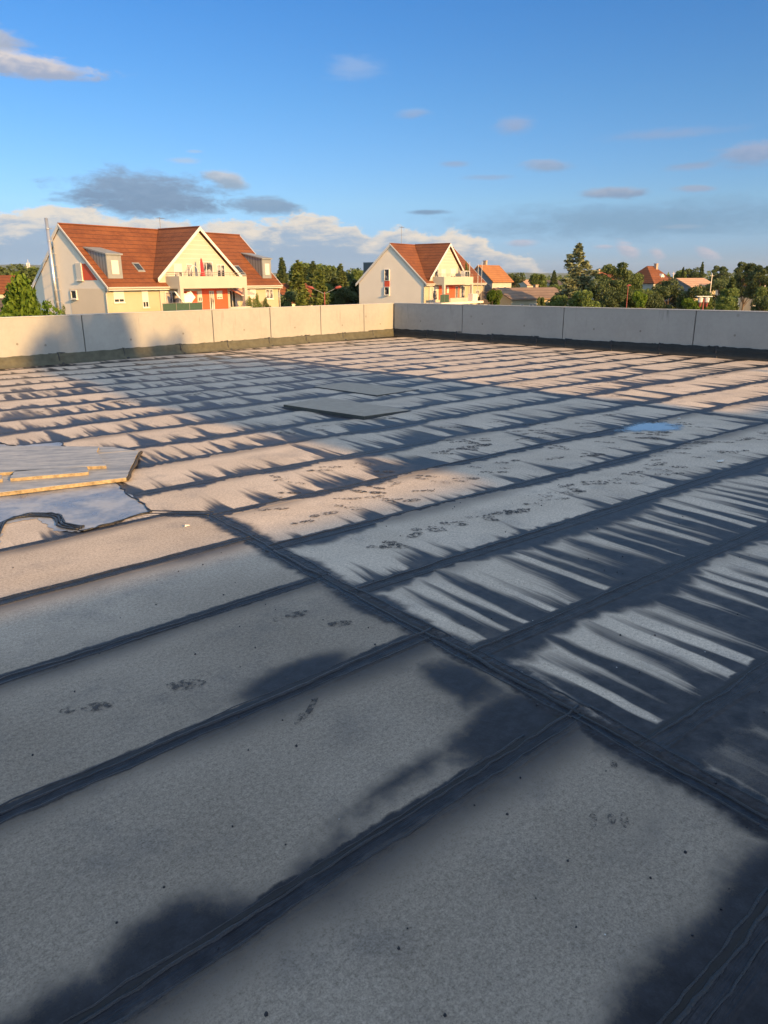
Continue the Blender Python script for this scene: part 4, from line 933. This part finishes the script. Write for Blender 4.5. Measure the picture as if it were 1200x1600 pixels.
SH('house', (55.4, 168.5), .62, 8.4, 4.3, 1.0, 4.55, M['tiles'], M['gable_white'], 'house with a tall orange-red hipped roof, chimney and white dormer among the trees', hip=3.0, chimney=(5.1, .6, .4), dormer=(4.3, 1.2, 1.5, 2.9, 2.9), wins=[(1.2, -1.6, 1, 1.3), (3.4, -1.6, 1, 1.3)])
SH('house', (57.2, 151.0), .62, 9.5, 3.4, .35, 1.95, M['tiles_pink'], M['cream'], 'yellow house with a low dusty-brown roof behind the right-hand trees', gable_wall=M['grey_gable'], wins=[(2.0, -1.6, .9, 1.1), (4.6, -1.6, .9, 1.4), (6.6, -1.6, .9, 1.1)])
SH('house', (67.5, 160.0), .5, 8.0, 3.6, -.6, .75, M['tiles_brown'], M['beige'], 'low dark brown-roofed house left of the reddish roof at the far right', wins=[(2.0, -2.4, 1, 1)])
SH('house', (74.0, 160.0), .45, 8.5, 3.6, -.2, 1.1, M['tiles'], M['gable_white'], 'low reddish-roofed house at the far right among dark trees', wins=[(2.0, -2.2, 1, 1), (5.0, -2.2, 1, 1)])
SH('house', (50.6, 184.0), .7, 5.5, 3.0, 1.2, 3.5, M['tiles'], M['beige_dark'], 'small dark red roof peeping out between the cedar and the pine', chimney=(.5, 0, .5))
SH('house', (-16.6, 117.0), .8, 6.5, 3.4, -1.2, 1.5, M['tiles'], M['beige'], 'low red roof half hidden by trees right of the large house')
SH('house', (-57.6, 108.5), .75, 6.2, 3.4, .5, 2.85, M['tiles'], M['gable_white'], 'small cream house with a red roof at the far left behind the bright bush')
SH('garage', (-31.0, 57.0), .976, 4.5, 2.6, -1.1, .65, M['tiles_dark'], M['white'], 'dark purple-brown roofed shed in front of the large house gable at the left edge')
for k, (x, y, lab) in enumerate(((46.0, 258, 'leftmost of the tiny distant houses above the brown bungalow'), (51.5, 246, 'tiny distant dark-roofed house in the middle of the far row'), (56.5, 268, 'rightmost tiny distant house, half behind trees above the bungalow'))):
    SH('far_house', (x, y), .5 + .2 * k, 7, 3.4, .2 - k * .3, 1.9 - k * .2, (M['tiles_pink'], M['tiles_dark'], M['tiles_brown'])[k], M['gable_white'], lab, group='tiny distant houses')

# ------------------------------------------------------------------ trees
class Leaves:
    def __init__(s, seed): s.rs = np.random.RandomState(seed); s.P = []; s.Q = []
    def add(s, pts, size, flat=0.0): s.P.append(np.asarray(pts, float)); s.Q.append((size, flat, len(pts)))
    def mesh(s, name, mat):
        V = []
        for P, (size, flat, n) in zip(s.P, s.Q):
            d = s.rs.normal(size=(n, 3)); d[:, 2] *= (1 - flat); d /= np.linalg.norm(d, axis=1)[:, None] + 1e-9
            e = s.rs.normal(size=(n, 3)); e[:, 2] *= (1 - flat * .9); e -= d * (d * e).sum(1)[:, None]; e /= np.linalg.norm(e, axis=1)[:, None] + 1e-9
            sz = size * s.rs.uniform(.55, 1.25, (n, 1))
            V.append(np.stack([P - d * sz, P - e * sz * .55, P + d * sz, P + e * sz * .55], 1))
        V = np.concatenate(V).reshape(-1, 3); n = len(V) // 4
        me = bpy.data.meshes.new(name); me.vertices.add(len(V)); me.vertices.foreach_set('co', V.ravel())
        me.loops.add(n * 4); me.loops.foreach_set('vertex_index', np.arange(n * 4)); me.polygons.add(n)
        me.polygons.foreach_set('loop_start', np.arange(n) * 4); me.polygons.foreach_set('loop_total', np.full(n, 4)); me.update(); me.validate()
        me.materials.append(mat); return me
def trunk_mesh(h, r0, mat, limbs, seed):
    r = random.Random(seed); mb = MB()
    mb.tube([(0, 0, -.3), (r.uniform(-.1, .1), r.uniform(-.1, .1), h * .35), (r.uniform(-.15, .15), r.uniform(-.15, .15), h * .7), (0, 0, h * .96)], [r0, r0 * .75, r0 * .42, r0 * .08], 8)
    for z, L_, up, a in limbs:
        mb.tube([(0, 0, z), (math.cos(a) * L_ * .5, math.sin(a) * L_ * .5, z + up * .6), (math.cos(a) * L_, math.sin(a) * L_, z + up)], [r0 * .3, r0 * .2, r0 * .05], 5)
    me = bpy.data.meshes.new('trunk'); me.from_pydata(mb.v, [], mb.f); me.update(); me.materials.append(mat); return me
def proto_conifer(seed, n=11000, tiers=19, taper=.75, mat='needle', size=.20):
    L_ = Leaves(seed); rs = L_.rs; h, R0 = 10.0, 2.0; lm = []; P = []
    for k in range(tiers):
        z0 = .10 + .86 * (k / (tiers - 1)) ** .95; rad = R0 * (1 - z0) ** taper * rs.uniform(.85, 1.12) + .12
        nb_ = 6 if z0 < .7 else 4; off = rs.uniform(0, 6.28)
        for q in range(nb_):
            a = off + q * 6.283 / nb_ + rs.normal(0, .25); ln = rad * rs.uniform(.7, 1.15); m_ = int(n / tiers / nb_ * (.35 + 1.3 * (1 - z0)))
            u = rs.uniform(.1, 1, m_) ** .75; wd = .38 * ln * (1 - .5 * u) + .06
            x = u * ln; y = rs.normal(0, .5, m_) * wd; zc = z0 * h - .30 * x - rs.uniform(0, 1.1, m_) * (0.35 + .65 * (1 - z0)) + .12 * x * x / R0
            P.append(np.stack([x * math.cos(a) - y * math.sin(a), x * math.sin(a) + y * math.cos(a), zc], 1))
            lm.append((z0 * h, ln * .9, -.2 * ln, a))
    P.append(np.stack([rs.normal(0, .08, 60), rs.normal(0, .08, 60), rs.uniform(.9, 1.0, 60) * h], 1))
    L_.add(np.concatenate(P), size, .35)
    return L_.mesh('crown', M[mat]), trunk_mesh(h, .16, M['bark'], lm[::2], seed), h, R0 * 2
def proto_broad(seed, n=9000, mat='leaf_green', size=.20, lobes=20, low=.12, elong=1.0):
    L_ = Leaves(seed); rs = L_.rs; h, R0 = 10.0, 3.4; P = []; lm = []
    for k in range(lobes):
        t_ = rs.uniform(0, 1) ** .8; z = h * (low + .12 + (.80 - low) * t_); env = R0 * math.sqrt(max(.08, 1 - ((t_ - .38) / .72) ** 2)) * .72
        a = rs.uniform(0, 6.283); rr = env * rs.uniform(.35, 1.0) ** .6; c = np.array([rr * math.cos(a), rr * math.sin(a), z]); lr = rs.uniform(.75, 1.35)
        m_ = n // lobes; d = rs.normal(size=(m_, 3)); d /= np.linalg.norm(d, axis=1)[:, None]; r_ = lr * rs.uniform(.35, 1.08, (m_, 1)) ** .5
        P.append(c + d * r_ * np.array([1, 1, .8 * elong])); lm.append((z * .6, rr, z * .38, a))
    pts = np.concatenate(P); pts[:, 2] = np.minimum(pts[:, 2], h)
    L_.add(pts, size, .1)
    return L_.mesh('crown', M[mat]), trunk_mesh(h * .8, .22, M['bark'], lm[::2], seed), h, R0 * 2
def proto_cedar(seed, n=13000, mat='cedar', size=.17):
    L_ = Leaves(seed); rs = L_.rs; h, R0 = 12.8, 3.6; P = []; lm = []
    for k in range(46):
        u0 = (k + .5) / 46; z = h * (.10 + .89 * u0); env = R0 * (1 - u0) ** .8 * (1.0 if u0 < .8 else .8) + .18; a = k * 2.4 + rs.normal(0, .4); ln = env * rs.uniform(.55, 1.2)
        m_ = int(n / 46 * (.45 + 1.1 * (1 - u0))); u = rs.uniform(.15, 1, m_) ** .7; y = rs.normal(0, .32, m_) * (ln * .5 * (1.1 - u * .6) + .1)
        x = u * ln; zc = z + .10 * x - .22 * x * x / R0 - rs.exponential(.22, m_) * (.5 + u) + rs.normal(0, .05, m_)
        P.append(np.stack([x * math.cos(a) - y * math.sin(a), x * math.sin(a) + y * math.cos(a), zc], 1)); lm.append((z - .1, ln * .9, .0, a))
    L_.add(np.concatenate(P), size, .3)
    return L_.mesh('crown', M[mat]), trunk_mesh(h, .28, M['bark'], lm, seed), h, R0 * 2
def proto_bush(seed, mat, n=5000, size=.12):
    L_ = Leaves(seed); rs = L_.rs; P = []; lm = []
    for k in range(16):
        a = rs.uniform(0, 6.283); rr = rs.uniform(0, 1.3); z = rs.uniform(.5, 2.3) * (1.15 - rr * .3); lr = rs.uniform(.35, .75); m_ = n // 16
        d = rs.normal(size=(m_, 3)); d /= np.linalg.norm(d, axis=1)[:, None]
        P.append(np.array([rr * math.cos(a), rr * math.sin(a), z]) + d * lr * rs.uniform(.3, 1.1, (m_, 1)) ** .5 * np.array([.8, .8, 1.25])); lm.append((.1, rr, z * .8, a))
    L_.add(np.concatenate(P), size, .1)
    return L_.mesh('crown', M[mat]), trunk_mesh(2.2, .06, M['bark'], lm[::2], seed), 3.0, 3.2
PROTO = dict(con1=proto_conifer(1), con2=proto_conifer(2, mat='needle_light', taper=.7), con3=proto_conifer(3, tiers=20, mat='leaf_dark', taper=.95), spruce=proto_conifer(8, tiers=18, mat='leaf_dark', taper=1.1),
    bro1=proto_broad(4), bro2=proto_broad(5, mat='leaf_dark', lobes=24), bro3=proto_broad(6, mat='leaf_bright', lobes=16), pine=proto_broad(7, mat='leaf_dark', lobes=30, low=.3, elong=.6, size=.17, n=11000),
    cedar=proto_cedar(9), bush=proto_bush(10, 'leaf_bright', 15000, .085), shrub=proto_bush(11, 'leaf_green', 3000, .10))
def tree(kind, x, y, h, w, label, cat='tree', z=GZ, group=None, name=None, rot=None):
    cr, tr, ph_, pw = PROTO[kind]; rr = random.Random(int(x * 13 + y * 7))
    o = empty(name or {'con1': 'conifer', 'con2': 'conifer', 'con3': 'conifer', 'spruce': 'spruce', 'cedar': 'cedar', 'pine': 'pine_tree', 'bush': 'bush', 'shrub': 'shrub'}.get(kind, 'broadleaf_tree'), (x, y, z), label, cat, group)
    o.rotation_euler.z = rr.uniform(0, 6.28) if rot is None else rot; o.scale = (w / pw, w / pw, h / ph_)
    for nm, me in (('crown', cr), ('trunk', tr)):
        c = bpy.data.objects.new(nm, me); COL.objects.link(c); c.parent = o
    return o
GA, GB = 'trees between the two apartment houses', 'trees beyond the shaded parapet'
TREES = [
 ('con3', -17.4, 135, 11.7, 6.4, 'tall dark conifer right beside the large house roof end', GA), ('con2', -12.9, 118, 10.8, 6.4, 'sunlit light green conifer nearest the large house', GA),
 ('con1', -12.5, 140, 11.2, 6.7, 'mid green conifer behind the sunlit light green one', GA), ('con2', -8.6, 106, 9.3, 4.9, 'light green conifer directly behind the double street lamp', GA),
 ('bro2', -10.6, 150, 10.3, 5.5, 'rounded dark tree crown in the back row left of the small centre conifer', GA), ('con1', -7.5, 138, 10.7, 6.1, 'pointed conifer standing above the right part of the gap between houses', GA),
 ('bro1', -4.9, 145, 9.8, 4.6, 'green tree touching the left eave of the centre house', GA), ('con3', -14.9, 150, 10.4, 7.0, 'dark conifer at the back left of the gap between houses', GA),
 ('con3', -8.0, 128, 8.4, 8.1, 'dark spreading conifer low behind the lamp arms', GA), ('con3', -4.6, 126, 8.0, 8.1, 'very dark low conifer against the centre house gable', GA), ('bro2', -6.3, 122, 7.0, 5.2, 'black-green low tree mass between lamp and centre house', GA),
 ('bro1', -11.4, 152, 10.9, 11.0, 'broad green tree crown at the back of the gap between the houses', GA), ('bro1', -15.8, 156, 11.4, 10.0, 'broad green crown behind the dark conifer by the large house', GA), ('bro2', -6.6, 150, 10.2, 9.5, 'broad dark crown at the back beside the centre house', GA), ('bro1', -9.5, 122, 7.4, 6.0, 'mid green tree filling the space under the pointed conifers', GA),
 ('bro2', -13.5, 112, 6.7, 4.6, 'low dark green tree under the red roof beside the large house', GA), ('con2', -10.6, 100, 6.3, 4.6, 'small bright conifer at the foot of the gap, left of the lamp', GA),
 ('bush', -24.4, 52, 8.9, 6.0, 'bright yellow-green bush rising over the parapet at the left edge', None), ('bush', -26.6, 49, 7.6, 4.2, 'second bright bush cut off by the left edge of the photo', None),
 ('bro2', -77, 160, 11.6, 11, 'dark rounded tree on the skyline at the far left', None), ('bro1', -85.5, 190, 11.5, 12, 'green tree on the skyline just left of the large house gable', None), ('bro2', -96, 185, 12.2, 13, 'dark tree on the skyline cut by the left edge', None),
 ('shrub', -29.6, 66, 5.75, 1.8, 'small leafy shrub top in front of the large house gable', None), ('shrub', -27.9, 67, 5.5, 1.4, 'smallest leafy shrub beside the steel flue foot', None),
 ('bro3', 14.3, 100, 6.9, 3.0, 'light green small tree between the centre house and the brown bungalow', None), ('bro1', 22.3, 108, 5.5, 1.6, 'tiny tree in front of the brown bungalow windows', None),
 ('cedar', 28.1, 112, 12.9, 13.0, 'tall grey-green cedar with drooping layered branches', None), ('pine', 32.3, 108, 10.4, 6.0, 'dark tree with flat crown right of the cedar', GB),
 ('bro2', 29.4, 104, 7.9, 4.8, 'dark green tree filling the gap between cedar and pine', GB), ('bro1', 38.1, 118, 8.7, 5.4, 'green tree left of the orange hipped roof', GB),
 ('bro1', 25.4, 97, 6.5, 5.2, 'low sunlit green tree at the foot of the cedar', GB), ('bro3', 33.2, 99, 6.6, 2.6, 'small yellow-green tree beside the red lamp pole', GB), ('bro2', 29.8, 100, 6.5, 4.4, 'low dark tree below the flat-crowned one', GB),
 ('bro1', 36.2, 108, 6.5, 4.6, 'low bright tree under the orange hipped roof', GB), ('bro2', 43.0, 116, 7.9, 5.4, 'dark round tree covering the right of the orange hipped roof', GB), ('bro2', 44.6, 110, 7.0, 5.0, 'dark tree in front of the dusty-brown roof', GB),
 ('bro2', 40.1, 112, 7.1, 4.4, 'dark tree just left of the round one before the hipped house', GB), ('spruce', 67.8, 165, 11.2, 4.2, 'small dark spruce on the skyline behind the yellow house', GB), ('spruce', 73.5, 190, 10.6, 4.0, 'thin dark spruce on the skyline right of the hipped roof', GB),
 ('pine', 63.4, 135, 11.0, 5.6, 'broad layered pine near the right edge', GB), ('pine', 62.6, 128, 10.3, 5.2, 'pine cut by the right edge of the photo', GB), ('con1', 50.6, 112, 8.0, 4.8, 'drooping green conifer in front of the reddish roof', GB),
 ('bro1', 46.8, 104, 6.6, 4.2, 'low green tree left of the red lantern', GB), ('bro1', 49.9, 100, 6.8, 4.2, 'low green tree at the right edge above the parapet', GB), ('bro2', 65.5, 150, 7.9, 6.2, 'dark tree behind the low brown-roofed house', GB),
 ('bro1', 33.8, 150, 6.9, 6.2, 'green tree behind the cedar, left side', GB), ('bro3', 30.5, 160, 6.6, 6.0, 'light green tree above the brown bungalow roof', GB), ('con2', 41.6, 98, 6.1, 3.0, 'light green conifer top left of the red lantern', GB),
 ('bro3', 39.5, 98, 5.7, 3.4, 'low yellowish tree under the yellow house wall', GB), ('bro1', 22.9, 100, 5.9, 3.4, 'low green tree right of the brown bungalow', GB), ('bro1', 43.9, 98, 5.6, 3.8, 'small green tree behind the red lantern', GB),
 ('bro2', 47.6, 96, 5.9, 3.8, 'small dark tree right behind the red lantern', GB), ('bro2', 35.0, 101, 6.2, 4.4, 'dark low tree right of the red lamp pole', GB),
]
for kd, x, y, h, w, lab, grp in TREES: tree(kd, x, y, h, w, lab, 'bush' if kd in ('bush', 'shrub') else 'tree', group=grp)
rr = random.Random(12)
SL = ['round tree top right behind the yellow house roof', 'tree top far right on the skyline above the reddish roof', 'narrow dark conifer top far right on the skyline', 'flat pine crown at the far right of the skyline', 'rounded tree top above the low dark roofed house', 'dark tree top behind the yellow house and utility pole', 'dark pointed tree top just right of the hipped roof', 'flat dark crown behind the hipped house dormer', 'rounded tree top between the pine and the hipped roof', 'dark tree top behind the small dark red roof']
sp_ = [(58, 205, 10.5), (86, 215, 11), (94, 200, 11.5), (100, 230, 12), (79, 205, 10), (70, 230, 11), (52, 235, 10.5), (62, 190, 8.5), (44, 220, 9.5), (40, 235, 10)]
for i, (x, y, h) in enumerate(sp_):
    tree(('bro1', 'bro2', 'con3', 'pine')[i % 4], x, y, h, rr.uniform(6, 9), SL[i], group='skyline trees behind the right-hand houses')
for l, w, hh, lab in ((16.6, 7.9, 1.7, 'leafy potted shrub at the right end of the large house terrace'), (17.9, 7.9, 1.3, 'second leafy shrub in front of the terrace end wall'), (15.6, 7.8, 1.4, 'green shrub below the striped awning')):
    x, y, z = F1(l, w, -1.2); tree('shrub', x, y, hh, 1.1, lab, 'shrub', z=z, group='shrubs on the large house terrace')
x, y, z = F2(9.9, 7.0, 1.34); tree('shrub', x, y, 2.9, .9, 'green plant on the upper balcony of the centre house', 'plant', z=z)

# distant wood: one mass
L_ = Leaves(77); rs = L_.rs
for (a0, a1, d, hh, nn) in ((-40, 40, 520, 10.5, 26000), (-40, 40, 900, 14.0, 22000), (6, 40, 330, 7.2, 9000)):
    a = np.radians(rs.uniform(a0, a1, nn)); dd = d + rs.uniform(-25, 25, nn)
    top_ = hh * (.72 + .22 * np.sin(a * 190 + d) + .16 * np.sin(a * 431) + .12 * np.sin(a * 977 + 2))
    z = GZ + top_ * rs.uniform(0, 1, nn) ** .55
    L_.add(np.stack([np.sin(a) * dd, np.cos(a) * dd, z], 1), .9 if d < 600 else 1.5)
me = L_.mesh('far_wood', M['leaf_green']); o = bpy.data.objects.new('far_wood', me); COL.objects.link(o)
tag(o, 'far-off belt of woodland along the horizon', 'wood', kind='stuff')

# ------------------------------------------------------------------ street furniture
def lamp2(x, y):
    o = empty('street_lamp', (x, y, GZ), 'double-armed street lamp with red heads between the two apartment houses', 'street lamp')
    MB().tube([(x, y, GZ), (x, y, .55)], [.09, .06], 10).build('pole', M['lamp_red'], o)
    for sg in (-1, 1):
        a = MB().tube([(x, y, .3), (x + sg * .5, y + .05 * sg, .55), (x + sg * 1.3, y + .1 * sg, .92)], .03, 6).build('arm', M['zinc'], o)
        MB().tube([(x + sg * 1.2, y + .1 * sg, .90), (x + sg * 1.45, y + .1 * sg, 1.02), (x + sg * 1.9, y + .12 * sg, 1.12), (x + sg * 2.05, y + .12 * sg, 1.12)], [.05, .16, .15, .04], 10).build('lamp_head', M['lamp_red'], a, smooth=True)
    return o
lamp2(-6.95, 92)
o = empty('street_lamp', (30.2, 95, GZ), 'plain reddish lamp pole in front of the dark tree right of the cedar', 'street lamp')
MB().tube([(30.2, 95, GZ), (30.2, 95, .95)], [.07, .04], 8).build('pole', M['lamp_red'], o); MB().tube([(30.0, 95, .95), (30.2, 95, 1.08), (30.55, 95, 1.05)], [.05, .1, .04], 8).build('lamp_head', M['lamp_red'], o)
o = empty('lantern', (29.25, 70, GZ), 'red lantern with two white globes just above the parapet at the right', 'street lamp')
MB().tube([(29.25, 70, GZ), (29.25, 70, .05)], .07, 8).build('pole', M['lamp_red'], o)
for sg in (-1, 1):
    g_ = MB().tube([(29.25 + sg * .3, 70, -.35), (29.25 + sg * .3, 70, -.25), (29.25 + sg * .3, 70, .1), (29.25 + sg * .3, 70, .18)], [.06, .20, .24, .06], 8).build('globe', M['white'], o)
    MB().tube([(29.25 + sg * .3, 70, -.72), (29.25 + sg * .3, 70, -.36)], [.05, .16], 8).build('holder', M['lamp_red'], g_)
MB().box(world_frame, 28.55, 29.95, 69.8, 70.2, .20, .27).build('top_bar', M['white'], o)
for x, y, zt, lab in ((55.24, 130, 2.6, 'thin wooden utility pole right of the yellow house'), (60.0, 160, 3.2, 'short pale mast behind the round dark tree'), (50.5, 102, .9, 'thin white post near the right edge between dark trees')):
    o = MB().tube([(x, y, GZ), (x, y, zt)], .06, 6); o.tube([(x - .35, y, zt - .35), (x + .35, y, zt - .35)], .03, 5)
    tag(o.build('utility_pole', M['beige']), lab, 'pole', 'poles in the village')
o = empty('radio_mast', (-408.7, 900, GZ), 'distant white telecom mast on the left skyline', 'mast')
MB().tube([(-408.7, 900, GZ), (-408.7, 900, 27.5)], [.6, .3], 6).build('mast', M['white'], o)
MB().box(world_frame, -410.6, -409.6, 899, 900, 15, 24).box(world_frame, -407.6, -406.8, 899, 900, 17, 24).build('aerial_panel', M['white'], o)

# ------------------------------------------------------------------ what throws the evening shade across the roof: an unseen block of flats added for its shadow, and tall trees behind the photographer
TE = math.tan(R(SUN_EL)); KS = math.tan(R(SUN_DIR - 131.5))      # sideways drift in s per metre of t (towards smaller s)
o = empty('shade_block', ST(8, -22, GZ), 'unseen plain pale block of flats added to shade the near roof', 'building')
topz = (4.15 + 16) * TE
def FB(l, w, z): return ST(l, -16 - w, z)
MB().box(FB, -12, 30, 0, 11, GZ, topz - .15).build('wall', M['beige'], o)
MB().box(FB, -12.2, 30.2, -.2, 11.2, topz - .15, topz).build('roof', M['zinc_dark'], o)
for i in range(14):
    for z in (-4.2, -1.2, 1.6):
        w_ = MB().box(FB, -10 + i * 2.9, -8.6 + i * 2.9, -.05, 0, z, z + 1.4).build('window', M['white'], o)
        MB().box(FB, -9.9 + i * 2.9, -8.7 + i * 2.9, -.08, -.05, z + .1, z + 1.3).build('pane', M['glass'], w_)
def caster(kind, s_sh, t_top, w, tt, label, hb=GZ):
    """tree whose shadow tip reaches roof point (s_sh, t_top), standing at t = tt"""
    h = (t_top - tt) * TE - hb; s = s_sh + (t_top - tt) * KS
    x, y, _ = ST(s, tt); return tree(kind, x, y, h, w, label, group='tall trees behind the block of flats')
caster('bro2', 6.4, 23.5, 5.6, -29, 'tallest tree behind the block of flats'); caster('bro2', 7.6, 20.5, 5.0, -28.5, 'second tree behind the block of flats, right of the tallest')
caster('bro1', 5.9, 20.5, 4.6, -30, 'tree behind the block of flats, left of the tallest'); caster('con3', 7.0, 24.0, 3.6, -31, 'pointed conifer behind the block of flats')
caster('bro2', 7.7, 15.0, 4.9, -28, 'bushy tree behind the right part of the block of flats'); caster('con1', 15.5, 6.4, 3.2, -28, 'slim conifer behind the far end of the block of flats')

# ------------------------------------------------------------------ air
m = bpy.data.materials.new('haze'); m.use_nodes = True; m.node_tree.nodes.clear(); N = NT(m.node_tree)
pv = N.node('ShaderNodeVolumePrincipled'); pv.inputs['Color'].default_value = (.75, .86, 1, 1); pv.inputs['Density'].default_value = 0.000035
N.l.new(pv.outputs[0], N.node('ShaderNodeOutputMaterial').inputs['Volume'])
mb = MB().box(world_frame, -9500, 9500, -9500, 9500, GZ - 8, 190)
tag(mb.build('haze', m), kind='stuff')
